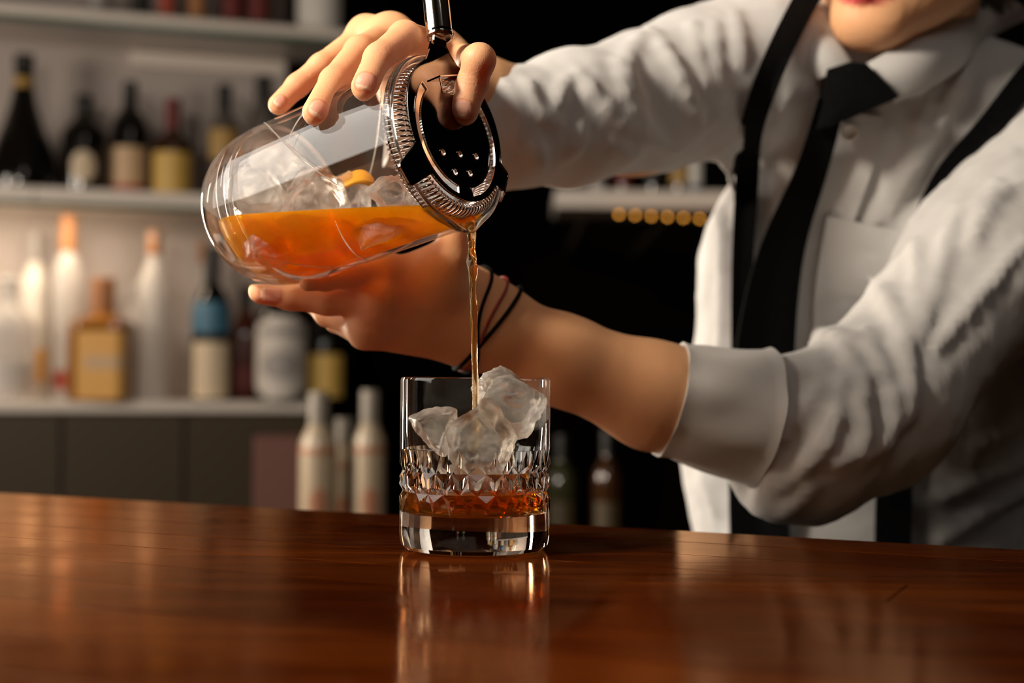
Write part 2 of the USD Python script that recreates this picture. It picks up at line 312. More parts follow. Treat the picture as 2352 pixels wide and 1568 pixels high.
UP = [(215, 26, 'black', 'grey', 'dark bottle foot, leftmost on the top shelf'), (310, 24, 'olive', 'black', 'dark squat bottle foot on the top shelf'), (372, 20, 'redbrown', 'red', 'rust-brown bottle foot on the top shelf'),
      (442, 20, 'amber', 'cork', 'amber bottle foot near the middle of the top shelf'), (525, 26, 'redbrown', 'darkred', 'deep red bottle foot on the top shelf'), (585, 26, 'brown', 'darkred', 'dark red-brown bottle foot beside the deep red one'), (725, 52, 'white', 'white', 'wide pale jar at the right end of the top shelf')]
for px, hw, gl, cp, lab in UP:
    bk = .10; s_ = pix(on_shelf(px, 860, bk))[2] / FPX
    bottle('bottle', lab, stand(px, zt_up, bk), .27, hw * s_, 'round' if px < 700 else 'squat', gl, cp, (.82, 1.0), [(.08, .40, 60, cp)], 'bottles on the top shelf')

# low work table behind the bar with pale bottles and a box
ZW = .86
wt = thing('work_table', 'dark low work table behind the bar under the pale bottles', 'table')
q = P(900, 1100, 2.25)
obj('table_top', box(1.7, .36, .03, (q[0], q[1] + .05, ZW - .015), .003), LOOKS['cabinet'], wt, False)
for sx in (-.78, .78):
    for sy in (-.10, .2): obj('leg', box(.05, .05, ZW - .03, (q[0] + sx, q[1] + sy, (ZW - .03) / 2)), LOOKS['cabinet'], wt, False)
for px, yt, hw, d, lab in ((732, 905, 43, 2.20, 'pale bottle with a red band, left of the three behind the bar'), (792, 965, 40, 2.28, 'shorter pale bottle, middle of the three behind the bar'), (850, 900, 38, 2.20, 'pale bottle with silvery neck, right of the three behind the bar')):
    q = P(px, 1000, d); H = CAM[2] - (yt - 864) * d / FPX - ZW
    bottle('bottle', lab, V(q[0], q[1], ZW), H, hw * d / FPX, 'tall', 'parchment', 'stone', (.80, 1.0), [(.62, .66, 180, 'faded'), (.22, .42, 30, 'faded', 'oval')], 'pale bottles on the low work table')
q = P(650, 1000, 2.36)
bx = thing('box', 'rust-red cardboard box beside the three pale bottles', 'box', (q[0], q[1], ZW))
obj('body', box(.085, .07, .175, (0, 0, .0875), .002), pr('box_red', (.055, .012, .005), .7), bx, False)
for s in (-1, 1): obj('flap', box(.042, .07, .002, (s * .0213, 0, .1762)), LOOKS['box_red'], bx, False)
for px, yt, hw, d, gl, lab in ((1290, 1000, 36, 2.3, 'olive', 'dim olive bottle in the dark right of the whisky glass'), (1395, 985, 34, 2.25, 'brown', 'dim brown bottle in the dark under the forearm')):
    q = P(px, 1000, d); H = CAM[2] - (yt - 864) * d / FPX - ZW
    bottle('bottle', lab, V(q[0], q[1], ZW), H, hw * d / FPX, 'round', gl, 'black', (.8, 1.0), [(.2, .42, 50, 'umber')], 'dim bottles behind the bar')

# right-hand shelf with its bottles and the string of lights
sr = thing('wall_shelf', 'white shelf on the black wall between the sleeve and the shirt', 'shelf')
qa, qb = P(1275, 455, 2.95), P(1900, 450, 2.95)
zr_ = qa[2] + .019
obj('board', box(qb[0] - qa[0], .22, .038, ((qa[0] + qb[0]) / 2, qa[1] + .11, zr_ - .019), .003), LOOKS['shelf_pale'], sr, False)
for fx in (.15, .5, .85): obj('bracket', box(.02, RY1 - qa[1] - .22, .03, (qa[0] + fx * (qb[0] - qa[0]), (RY1 + qa[1] + .22) / 2, zr_ - .02)), LOOKS['cabinet'], sr, False)
for px, hw, gl, cp, lb, lab in ((1372, 18, 'clear', 'grey', 'grey', 'small greenish clear bottle at the left end of the white shelf'), (1432, 20, 'redbrown', 'darkred', 'darkred', 'dark red bottle on the white shelf'), (1500, 22, 'black', 'black', 'black', 'black bottle on the white shelf'), (1560, 24, 'black', 'gold', 'gold', 'dark bottle with a gold label on the white shelf'), (1596, 18, 'blue', 'yellow', 'white', 'blue-footed bottle with a white label against the shirt on the white shelf')):
    q = P(px, 440, 3.03)
    bottle('bottle', lab, V(q[0], q[1], zr_), .20, hw * 3.03 / FPX, 'round', gl, cp, (.8, 1), [(.10, .40, 55, lb)], 'bottles on the white wall shelf')
look('bulb_glow', {'e': ('emission', dict(color=(1, .40, .05), strength=5))}, surface='e.emission')
st = thing('string_lights', 'string of tiny amber bulbs hanging just below the white shelf', 'string lights')
pts = [P(1385 + 37 * k, 490 + 2.0 * k, 2.93) for k in range(0, 10)]
obj('cord', tube([p + V(0, 0, .007) for p in pts], .0015, 6), LOOKS['cabinet'], st)
for k, p in enumerate(pts[1:]):
    s = trimesh.creation.icosphere(2, .0034); s.apply_translation(p); obj('bulb', s, LOOKS['bulb_glow'], st, True)
for s_ in (0, -1): obj('hanger', tube([pts[s_] + V(0, 0, .007), pts[s_] + V(0, .03, .008), V(pts[s_][0], pts[s_][1] + .05, zr_ - .0385)], .0015, 5), LOOKS['cabinet'], st)

# ---------------------------------------------------------------- the whisky glass
look('clear_glass', {'g': ('glass_bsdf', dict(color=(.985, .985, .98), roughness=0.0, IOR=1.5))}, surface='g.BSDF')
GQ = P(1091.5, 1000, .726); GX, GY = GQ[0], GQ[1]; GB = V(GX, GY, BAR + .0002)
R_, N_ = .0383, 108
def ring(r, z, n=N_): a = np.arange(n) * 2 * np.pi / n; return np.stack([r * np.cos(a), r * np.sin(a), np.full(n, z)], 1)
RI = [(R_ - .0028, .0512), (R_ - .0036, .046), (R_ - .0042, .040), (R_ - .0044, .028), (R_ - .0047, .0235), (R_ - .0058, .0202), (R_ - .0085, .0186), (.022, .0182)]
def cut_glass():
    vs, fs = [], []
    def add(v): vs.append(np.atleast_2d(v)); return sum(len(x) for x in vs) - len(vs[-1]) + np.arange(len(vs[-1]))
    def join(a, b):
        a2, b2 = np.roll(a, -1), np.roll(b, -1); fs.append(np.stack([a, a2, b2], 1)); fs.append(np.stack([a, b2, b], 1))
    v = [.0192, .0298, .0402, .0512]; Rg, Ra = R_ - .0015, R_ + .0003
    low = [(.026, .0012), (.0305, .0), (.0335, .0), (.0358, .0009), (.0374, .0028), (R_ - .0002, .006), (R_, .009), (R_, v[0])]
    rl = [add(ring(r, z)) for r, z in low]; c = add(V(0, 0, .002)); fs.append(np.stack([np.full(N_, c[0]), np.roll(rl[0], -1), rl[0]], 1))
    for a, b in zip(rl, rl[1:]): join(a, b)
    ru = [add(ring(r, z)) for r, z in [(R_, v[3])] + RI]
    for a, b in zip(ru, ru[1:]): join(a, b)
    c = add(V(0, 0, .0182)); fs.append(np.stack([np.full(N_, c[0]), ru[-1], np.roll(ru[-1], -1)], 1))
    th = lambda k: k * 2 * np.pi / N_
    n1 = add(np.array([[Rg * math.cos(th(4 * i + 2)), Rg * math.sin(th(4 * i + 2)), v[1]] for i in range(27)]))
    n2 = add(np.array([[Rg * math.cos(th(4 * i)), Rg * math.sin(th(4 * i)), v[2]] for i in range(27)]))
    r0, r3 = rl[-1], ru[0]
    allv = lambda: np.vstack(vs)
    def pyramid(a, b, c_):
        q = allv()[[a, b, c_]].mean(0); s = Ra / math.hypot(q[0], q[1]); q[0] *= s; q[1] *= s
        k = add(q)[0]; fs.append(np.array([[a, b, k], [b, c_, k], [c_, a, k]]))
    for i in range(27):
        j = (i + 1) % 27
        pyramid(r0[(4 * i + 4) % N_], n1[j], n1[i])                                   # row 0, pointing down
        for s in range(4): fs.append(np.array([[r0[(4 * i + s) % N_], r0[(4 * i + s + 1) % N_], n1[i]]]))
        pyramid(n1[i], n1[j], n2[j]); pyramid(n1[i], n2[j], n2[i])              # row 1
        pyramid(n2[i], n2[j], r3[(4 * i + 2) % N_])                                    # row 2, pointing up
        for s in range(4): fs.append(np.array([[r3[(4 * i + 2 + s) % N_], n2[j], r3[(4 * i + 3 + s) % N_]]]))
    t = trimesh.Trimesh(np.vstack(vs), np.vstack(fs), process=False)
    t.merge_vertices(); t.fix_normals()
    if t.volume < 0: t.invert()
    return t
def pane(name, clear=.9, dirt=0.0):
    """Thin clear glass wall: mostly passes light straight on, mirrors by angle."""
    return look(name, {'bf': ('geometry', {}), 'io': ('math', dict(math_type='multiply_add', value2=1 / 1.5 - 1.5, value3=1.5)), 'f': ('fresnel', {}), 't': ('transparent_bsdf', dict(color=(.99, .985, .975))), 'g': ('glossy_bsdf', dict(color=(1, 1, 1), roughness=0.0)), 'm': ('mix_closure', {}), 'd': ('translucent_bsdf', dict(color=(.9, .88, .85))), 'k': ('mix_closure', dict(fac=dirt))},
        [('bf.backfacing', 'io.value1'), ('io.value', 'f.IOR'), ('f.fac', 'm.fac'), ('t.BSDF', 'm.closure1'), ('g.BSDF', 'm.closure2'), ('m.closure', 'k.closure1'), ('d.BSDF', 'k.closure2')], surface='k.closure')
pane('wall_glass'); pane('jar_wall', dirt=.015)
look('base_glass', {'g': ('glass_bsdf', dict(color=(.99, .985, .98), roughness=0.0, IOR=1.5)), 't': ('transparent_bsdf', dict(color=(.99, .985, .98))), 'm': ('mix_closure', dict(fac=.28))}, [('g.BSDF', 'm.closure1'), ('t.BSDF', 'm.closure2')], surface='m.closure')
tg = thing('whisky_glass', 'diamond-cut whisky glass with ice standing on the bar counter', 'glass', GB)
obj('cut_base', cut_glass(), LOOKS['clear_glass'], tg, 24, 'thick base and band of cut diamonds')
up = lathe([(R_, .05122), (R_, .062), (R_, .075), (R_, .0855), (R_ - .0004, .0868), (R_ - .0011, .0872), (R_ - .0017, .0868), (R_ - .0020, .0858), (R_ - .0021, .06), (R_ - .0028, .05122)], 216)
obj('upper_wall', up, LOOKS['wall_glass'], tg, 40, 'smooth thin clear upper wall')

# ---------------------------------------------------------------- the mixing glass
JQ, J2 = P(1031, 322, .722), P(686, 457, .780)
JW = unit(JQ - J2); JE2 = unit(UPV - JW * (UPV @ JW)); JE1 = np.cross(JE2, JW)
JT = frame(JQ, JE1, JE2, JW)
def jl(p): return (np.asarray(p) - JQ) @ np.stack([JE1, JE2, JW], 1)
def jw(p): return JQ + np.asarray(p) @ np.stack([JE1, JE2, JW])
def jar_hit(px, py, r=.0452):
    """Front of the mixing glass seen at a pixel (the closest point to its skin if the sight line misses it)."""
    o, d = jl(CAM), RD(px, py) @ np.stack([JE1, JE2, JW], 1)
    a, b, c = d[0] ** 2 + d[1] ** 2, o[0] * d[0] + o[1] * d[1], o[0] ** 2 + o[1] ** 2 - r * r
    t = (-b - math.sqrt(max(b * b - a * c, 0))) / a
    return CAM + RD(px, py) * t
def jar_d(px, py, r=.0452): return float((jar_hit(px, py, r) - CAM) @ FWD)
DZ = -.0150                                                       # depth of the vessel
JO = [(.0446, -.0002), (.0451, -.0012), (.0452, -.003)] + [(.0452 - .0003 * k / 60, -.003 - k * .109 / 60) for k in range(1, 61)]
JB = [(.0449, -.1122), (.0447, -.1155), (.0440, -.1235), (.0427, -.1300), (.0405, -.1365), (.0373, -.1425), (.0330, -.1473), (.0275, -.1508), (.0215, -.1524), (.015, -.1520), (.007, -.1512)]
JI = [(.006, -.1372), (.014, -.1366), (.022, -.1350), (.029, -.1322), (.0345, -.1282), (.0386, -.1230), (.0409, -.1180), (.0420, -.1122), (.0424, -.1050), (.0424, -.09), (.0424, -.04), (.0423, -.004), (.0427, -.0012), (.0436, -.0002)]
def spout(m):
    v = np.array(m.vertices); r = np.hypot(v[:, 0], v[:, 1]); ph = np.arctan2(v[:, 1], v[:, 0]); z = v[:, 2]
    sp = np.exp(-((ph + math.radians(86) + np.pi) % (2 * np.pi) - np.pi) ** 2 / .05) * np.clip((z + .016) / .016, 0, 1) ** 2
    k = (r + sp * .0035) / np.maximum(r, 1e-9); v[:, 0] *= k; v[:, 1] *= k; m.vertices = v; return m
mg = thing('mixing_glass', 'clear engraved mixing glass held tilted in both hands, half full of orange drink', 'mixing glass')
jm = spout(lathe(JO + [(.0420, -.1120)] + JI[8:], 240)); jm.apply_transform(JT)
obj('wall', jm, LOOKS['jar_wall'], mg, 40, 'thin clear side wall with pouring lip')
jm = lathe([(0, -.151)] + JB[::-1] + JI[7::-1] + [(0, -.1374)], 240); jm.apply_transform(JT)
rm = spout(lathe([(.0444, .0004), (.0450, .0001), (.0455, -.0010), (.0456, -.0026), (.0453, -.0044), (.0423, -.0044), (.0421, -.0026), (.0424, -.0008), (.0432, .0002)], 240)); rm.apply_transform(JT); obj('rim', rm, LOOKS['clear_glass'], mg, 60, 'rounded clear glass rim')
obj('base', jm, LOOKS['base_glass'], mg, 40, 'thick rounded glass base')
look('engraved', {'g': ('glass_bsdf', dict(color=(1, 1, 1), roughness=.12, IOR=1.5)), 'd': ('translucent_bsdf', dict(color=(.95, .92, .88))), 'm': ('mix_closure', dict(fac=.30))}, [('g.BSDF', 'm.closure1'), ('d.BSDF', 'm.closure2')], surface='m.closure')
for k in range(3):                                                 # engraved lines crossing in large diamonds
    for z0, z1, sl in ((-.108, -.042, 23.9), (-.0704, -.0545, -66.0)):
        z = np.linspace(z0, z1, 40); ph = math.radians(160.7 + 120 * k) + sl * (z + .0704)
        obj('engraved_line', tube(np.array([jw(V(.04500 * math.cos(t), .04500 * math.sin(t), q)) for t, q in zip(ph, z)]),   .00034 * np.sin(np.linspace(.25, np.pi - .25, 40)) + .0001, 8), LOOKS['engraved'], mg, True)

# ---------------------------------------------------------------- ice
def icelook(name, lo_, hi_): look(name, {'g': ('glass_bsdf', dict(color=(.99, .98, .965), roughness=.0, IOR=1.31)), 'tc': ('geometry', {}), 'n': ('noise_texture', dict(scale=420, detail=6, roughness=.66)), 'n2': ('noise_texture', dict(scale=60, detail=5)),
     'b': ('bump', dict(strength=.45, distance=.0010)), 'd': ('translucent_bsdf', dict(color=(.96, .92, .86))), 'd2': ('diffuse_bsdf', dict(color=(.96, .92, .86))), 'md': ('mix_closure', dict(fac=.5)),
     'mr': ('map_range', dict(from_min=.42, from_max=.72, to_min=lo_, to_max=hi_)), 'm': ('mix_closure', {})},
     [('tc.position', 'n.vector'), ('tc.position', 'n2.vector'), ('n.fac', 'b.height'), ('b.normal', 'g.normal'), ('b.normal', 'd2.normal'), ('n2.fac', 'mr.value'), ('d.BSDF', 'md.closure1'), ('d2.BSDF', 'md.closure2'), ('mr.result', 'm.fac'), ('g.BSDF', 'm.closure1'), ('md.closure', 'm.closure2')], surface='m.closure')
icelook('ice_clear', .05, .32); icelook('ice_frosty', .10, .45)
def chunk(pts, seed, res=.0013, rough=.0009, rnd=.0024):
    h = m3.Manifold.hull_points(np.asarray(pts, float))
    t = totri(h.refine_to_length(res)); t.merge_vertices()
    trimesh.smoothing.filter_taubin(t, lamb=.5, nu=.52, iterations=10)
    v = np.array(t.vertices); n = np.array(t.vertex_normals)
    d = (meshkit.fbm(v * 90, 3, seed) - .5) * rnd * 2.2 + (meshkit.fbm(v * 420, 3, seed + 7) - .5) * rough * 2
    d += -.0005 * np.clip(1 - np.abs(meshkit.fbm(v * 200, 2, seed + 3) - .5) / .05, 0, 1)
    t.vertices = v + n * d[:, None]; return t
def ice_px(outline, d, th, seed, shrink=.62):
    """An ice lump whose front shows the outline (pixels) at depth d, th metres thick."""
    rr = np.random.default_rng(seed); c = np.mean(outline, 0); pts = []
    for k, (x, y) in enumerate(outline):
        pts.append(P(x, y, d + rr.uniform(-.15, .25) * th))
        f = shrink + rr.uniform(-.08, .12)
        for s in (-.5, .5): pts.append(P(c[0] + (x - c[0]) * f, c[1] + (y - c[1]) * f, d + s * th))
    return np.array(pts)
ICE = [('tall rough ice lump leaning out above the rim of the whisky glass', [(1112, 850), (1150, 832), (1192, 866), (1255, 912), (1240, 955), (1214, 1005), (1180, 1012), (1090, 935), (1082, 890)], .736, .034, 11),
       ('front ice lump in the middle of the whisky glass', [(1108, 918), (1130, 915), (1188, 1005), (1180, 1050), (1150, 1082), (1060, 1085), (1024, 1050), (1026, 975)], .712, .026, 12),
       ('smaller ice lump at the left inside the whisky glass', [(938, 958), (985, 932), (1052, 940), (1050, 990), (1020, 1046), (985, 1030), (955, 990)], .727, .030, 13),
       ('ice lump sunk in the amber drink at the bottom of the whisky glass', [(1010, 1075), (1080, 1060), (1180, 1070), (1215, 1100), (1190, 1160), (1060, 1168), (1000, 1130)], .735, .034, 14)]
for lab, o, d, th, sd in ICE: solo('ice_lump', chunk(ice_px(o, d, th, sd), sd), LOOKS['ice_clear'], lab, 'ice', 'ice lumps in the whisky glass', smooth=True)
JICE = [('big ice lump rising out of the orange drink in the middle of the mixing glass', [(655, 440), (690, 395), (740, 380), (790, 420), (810, 470), (770, 560), (690, 570), (640, 500)], .752, .034, 21),
        ('bright ice lump near the thick bottom of the mixing glass', [(520, 430), (560, 385), (620, 380), (650, 430), (640, 480), (570, 500), (520, 470)], .785, .036, 22),
        ('white frosty ice lump highest inside the mixing glass, against its back wall', [(545, 360), (600, 318), (670, 330), (705, 380), (660, 420), (580, 410)], .806, .036, 27),
        ('ice lump behind the strainer spring in the mixing glass', [(840, 440), (870, 405), (920, 400), (960, 440), (950, 480), (880, 490)], .735, .028, 23),
        ('ice lump lying sunk under the drink near the pouring side', [(800, 520), (860, 485), (930, 490), (960, 510), (900, 550), (830, 575)], .731, .026, 24),
        ('ice lump sunk at the left end of the orange drink', [(545, 530), (600, 500), (670, 520), (690, 590), (640, 620), (570, 590)], .766, .034, 25),
        ('pale ice lump at the back of the mixing glass', [(740, 420), (800, 390), (850, 420), (850, 480), (780, 500), (740, 470)], .785, .028, 26)]
for lab, o, d, th, sd in JICE: solo('ice_lump', chunk(ice_px(o, d, th, sd), sd), LOOKS['ice_frosty' if sd in (22, 27) else 'ice_clear'], lab, 'ice', 'ice lumps in the mixing glass', smooth=True)
# orange peel floating on the drink
look('peel', {'p': ('principled_bsdf', dict(base_color=(.85, .32, .02), roughness=.4, subsurface_weight=.3, subsurface_radius=(1, .4, .1), subsurface_scale=.004))})
u_, v_ = np.meshgrid(np.linspace(-1, 1, 25), np.linspace(-1, 1, 13))
pc = P(805, 416, .775)
pl = []
for s in (0, .0022):
    r = .030 + s; pl.append((pc + RGT * (r * np.sin(u_ * .42))[..., None] + UPV * (r * (np.cos(u_ * .42) - 1) * 1.0 + .002 * np.sin(3 * u_))[..., None] + (FWD * .9 + UPV * .45) * (v_ * .009 * np.sqrt(1.02 - u_ ** 2))[..., None] + UPV * s).reshape(-1, 3))
i, j = np.meshgrid(np.arange(12), np.arange(24), indexing='ij'); q = np.stack([i * 25 + j, i * 25 + j + 1, (i + 1) * 25 + j + 1, (i + 1) * 25 + j], -1).reshape(-1, 4)
tri = np.vstack([q[:, [0, 1, 2]], q[:, [0, 2, 3]]]); rim = np.r_[np.arange(25), 24 + 25 * np.arange(1, 13), 300 + np.arange(23, -1, -1), 25 * np.arange(11, 0, -1)]; r2 = np.roll(rim, -1)
solo('orange_peel', trimesh.Trimesh(np.vstack(pl), np.vstack([tri, tri[:, ::-1] + 325, np.stack([rim, rim + 325, r2 + 325], 1), np.stack([rim, r2 + 325, r2], 1)]), process=False), LOOKS['peel'], 'curl of bright orange peel among the ice in the mixing glass', 'orange peel', smooth=True)

# ---------------------------------------------------------------- the drink
def drink(name, col, dens, cloud, ccol):
    return look(name, {'g': ('glass_bsdf', dict(color=(1, 1, 1), roughness=0.0, IOR=1.34)), 't': ('transparent_bsdf', dict(color=(1, 1, 1))), 'mt': ('mix_closure', dict(fac=.78)), 'd': ('translucent_bsdf', dict(color=ccol)), 'd2': ('diffuse_bsdf', dict(color=ccol)), 'md': ('mix_closure', dict(fac=.10)), 'm': ('mix_closure', dict(fac=cloud)),
        'v': ('absorption_volume', dict(color=col, density=dens))},
        [('t.BSDF', 'mt.closure1'), ('g.BSDF', 'mt.closure2'), ('d.BSDF', 'md.closure1'), ('d2.BSDF', 'md.closure2'), ('mt.closure', 'm.closure1'), ('md.closure', 'm.closure2')], surface='m.closure', volume='v.volume')
drink('drink_orange', (.9978, .953, .0), 700, .38, (1.0, .48, .0))
drink('drink_amber', (.990, .84, .40), 260, .06, (.95, .40, .05))
drink('drink_stream', (.99, .80, .30), 330, .05, (.95, .5, .1))
zl = CAM[2] + .0835
lq = toman(lathe([(0, -.1375)] + [(r + .00015, z - .00015) for r, z in JI[:-3]] + [(.0425, -.003), (0, -.003)], 128))
lq = lq.transform(JT[:3]).trim_by_plane((0, 0, -1), -zl)
lt = totri(lq.refine_to_length(.003))
solo('orange_drink', lt, LOOKS['drink_orange'], 'translucent orange drink lying level in the tilted mixing glass', 'drink', smooth=30)
al = lathe([(0, .0180), (.022, .0180)] + [(r + .00015, z - .0001) for r, z in RI[:1:-1] if z < .031] + [(R_ - .00425, .0325), (R_ - .0050, .0319), (0, .0317)], 108); al.apply_translation(GB)
solo('amber_drink', al, LOOKS['drink_amber'], 'shallow amber drink pooled at the bottom of the whisky glass', 'drink', smooth=30)
def stream():
    key = np.array([[1066, 492, .7200, 20, 7, 0], [1075, 510, .7195, 19, 9, 10], [1081, 535, .7190, 13, 9, 40], [1083, 570, .7188, 13, 7, 100], [1085, 620, .7186, 11, 7, 190], [1087, 680, .7186, 9.5, 7, 290], [1089, 740, .7188, 8.4, 7, 380], [1090, 800, .719, 7.8, 7, 450], [1091.5, 860, .720, 7.4, 6.8, 500], [1092, 930, .722, 7, 6.8, 540], [1092, 1030, .7245, 6.5, 6.5, 560]], float)
    k = spline(key, 150); a = np.arange(28) * 2 * np.pi / 28; V_ = []
    for row in k:
        px, py, d, ra, rb, tw = row; s = d / FPX; t = math.radians(tw)
        c = P(px, py, d); ca, sa = np.cos(a) * ra * s, np.sin(a) * rb * s
        wob = 1 + .22 * np.sin(3 * a + tw * .09 + py * .02) * np.clip((900 - py) / 400, 0, 1)
        x = (ca * math.cos(t) - sa * math.sin(t)) * wob; y = (ca * math.sin(t) + sa * math.cos(t)) * wob
        V_.append(c + x[:, None] * RGT + y[:, None] * FWD)
    v = np.vstack(V_); n = len(k); i, j = np.meshgrid(np.arange(n - 1), np.arange(28), indexing='ij'); j2 = (j + 1) % 28
    q = np.stack([i * 28 + j, i * 28 + j2, (i + 1) * 28 + j2, (i + 1) * 28 + j], -1).reshape(-1, 4)
    f = np.vstack([q[:, [0, 1, 2]], q[:, [0, 2, 3]]]); m = len(v); v = np.vstack([v, k_ := P(*key[0, :3]), P(*key[-1, :3])]); kk = np.arange(28); k2 = (kk + 1) % 28; L = (n - 1) * 28
    f = np.vstack([f, np.stack([np.full(28, m), k2, kk], 1), np.stack([np.full(28, m + 1), L + kk, L + k2], 1)])
    t = trimesh.Trimesh(v, f, process=False)
    if t.volume < 0: t.invert()
    return t
solo('poured_stream', stream(), LOOKS['drink_stream'], 'thin twisting stream of amber drink falling into the whisky glass', 'drink', smooth=True)

# ---------------------------------------------------------------- the strainer
from shapely.geometry import Point, Polygon, box as sbox
from shapely import affinity, union_all
ROT = 0.0
SC = jw(V(0, .0043, .0037)); SX = math.cos(ROT) * JE1 + math.sin(ROT) * JE2; SY = -math.sin(ROT) * JE1 + math.cos(ROT) * JE2
ST = frame(SC, SX, SY, JW)
def ext(shape, h, z=0):
    m = trimesh.util.concatenate([trimesh.creation.extrude_polygon(g, h, engine='earcut') for g in getattr(shape, 'geoms', [shape])]); m.apply_translation((0, 0, z)); return m
def arc(r0, r1, a0, a1, n=40):
    a = np.radians(np.linspace(a0, a1, n)); return Polygon(np.r_[np.stack([r0 * np.cos(a), r0 * np.sin(a)], 1), np.stack([r1 * np.cos(a[::-1]), r1 * np.sin(a[::-1])], 1)])
def tab(ang, r0, r1, w, w2): return affinity.rotate(Polygon([(r0, -w), (r1, -w2), (r1, w2), (r0, w)]), ang, origin=(0, 0))
plate = Point(.0008, 0).buffer(.0378, 64)
plate = union_all([plate, tab(211, .034, .0570, .0088, .0060), tab(-33, .034, .0455, .0085, .0062), Polygon([(-.017, .030), (-.0085, .0415), (-.0052, .047), (.0052, .047), (.0085, .0415), (.017, .030)])]).buffer(-.0025).buffer(.004).buffer(-.0015)
for s in (0, 1):
    sl = affinity.translate(arc(.0285, .0319, *((131, 256) if s == 0 else (-81, 49))).buffer(.0006), .0003, -.0030); plate = plate.difference(sl)
for hx, hy in ((-.0142, -.0140), (.0002, -.0133), (.0142, -.0129), (-.0070, -.0234), (.0058, -.0228)): plate = plate.difference(Point(hx, hy).buffer(.0019, 16))
plate = plate.difference(sbox(-.0045, .0190, .0100, .0268))
stn = thing('cocktail_strainer', 'polished steel strainer with a coil spring clamped over the mouth of the mixing glass', 'strainer')
def bevelled(shape, h, b):
    return cat(ext(shape, h, 0))
m = bevelled(plate, .0012, .0002); m.apply_transform(ST); obj('plate', m, LOOKS['steel_dark'], stn, 20)
m = ext(plate.buffer(.00012).difference(plate.buffer(-.00045)), .00045, .00100); m.apply_transform(ST); obj('rim_bead', m, LOOKS['steel'], stn, 40, 'bright worn edge of the plate')
# the far ear's bent end
m = box(.0085, .0125, .0010, (.0042, 0, 0), .0003); m.apply_transform(trimesh.transformations.rotation_matrix(math.radians(52), (0, 1, 0))); m.apply_translation((.0458, 0, .0006)); m.apply_transform(trimesh.transformations.rotation_matrix(math.radians(-33), (0, 0, 1))); m.apply_transform(ST); obj('ear_tip', m, LOOKS['steel'], stn, 20)
m = box(.027, .0009, .0050, (.003, .0278, .0030), .0002); m.apply_transform(trimesh.transformations.rotation_matrix(math.radians(11), (0, 0, 1), (.003, .0278, 0))); m.apply_transform(ST); obj('finger_tab', m, LOOKS['steel'], stn, 20)
# spring
def spring():
    n, per = 92, 18
    t = np.arange(n * per) / (n * per) * 2 * np.pi; ph = t * n
    r = .0372 + .0036 * np.cos(ph); z = -.0065 + .0074 * np.sin(ph)
    p = np.stack([r * np.cos(t + .022 * np.sin(ph)), r * np.sin(t + .022 * np.sin(ph)), z], 1); p = np.vstack([p, p[:1]])
    m = tube(p, .00056, 7, False); T = frame(jw(V(0, .0004, .0030)), JE1, JE2, JW); m.apply_transform(T); return m
obj('spring', spring(), LOOKS['steel'], stn, True)
sk = frame(SC, SX, SY, JW)
hz = lambda y, w: (sk @ np.array([0, y, w, 1]))[:3]
nk = cat(ext(Polygon([(-.0052, 0), (.0052, 0), (.0046, .010), (-.0046, .010)]), .0012)); nk.apply_transform(trimesh.transformations.rotation_matrix(math.radians(14), (1, 0, 0))); nk.apply_translation((.0012, .0448, 0)); nk.apply_transform(sk)
obj('neck', nk, LOOKS['steel'], stn, 20)
h0 = (sk @ np.array([.0022, .0484, .0014, 1]))[:3]; h1 = (sk @ np.array([.0112, .118, .0020, 1]))[:3]; hd = unit(h1 - h0)
ha = unit(np.cross(hd, FWD)); HT = frame(h0, ha, np.cross(hd, ha), hd)
hm = lathe([(0, 0), (.0052, 0), (.0066, .0004), (.0072, .0014), (.0072, .0022), (.0066, .0027), (.0066, .0035), (.0070, .0042), (.0070, .082), (.0066, .0845), (.005, .086), (0, .0865)], 48); hm.apply_transform(HT)
obj('handle', hm, LOOKS['steel'], stn, 30)

# ---------------------------------------------------------------- soft bodies from distance fields
def capd(p, a, b, ra, rb):
    a = np.asarray(a, np.float32); ab = np.asarray(b, np.float32) - a; q = p - a
    t = np.clip(q @ ab / max(float(ab @ ab), 1e-12), 0, 1)
    return np.sqrt(((q - t[:, None] * ab) ** 2).sum(1)) - (ra + t * (rb - ra))
def elld(p, c, axes, rad):
    q = (p - np.asarray(c, np.float32)) @ np.asarray(axes, np.float32).T / np.asarray(rad, np.float32)
    k = np.sqrt((q ** 2).sum(1)); return (k - 1) * min(rad)
def smin(a, b, k):
    h = np.clip(.5 + .5 * (b - a) / k, 0, 1); return b + (a - b) * h - k * h * (1 - h)
def chain(p, pts, rad, k=.002):
    d = None
    for a, b, ra, rb in zip(pts[:-1], pts[1:], rad[:-1], rad[1:]):
        e = capd(p, a, b, ra, rb); d = e if d is None else smin(d, e, k)
    return d
def joints(rows):
    """[(px, py, depth, radius in pixels)] -> points and radii in metres."""
    pts = [P(r[0], r[1], r[2]) for r in rows]; return pts, [r[3] * r[2] / FPX for r in rows]
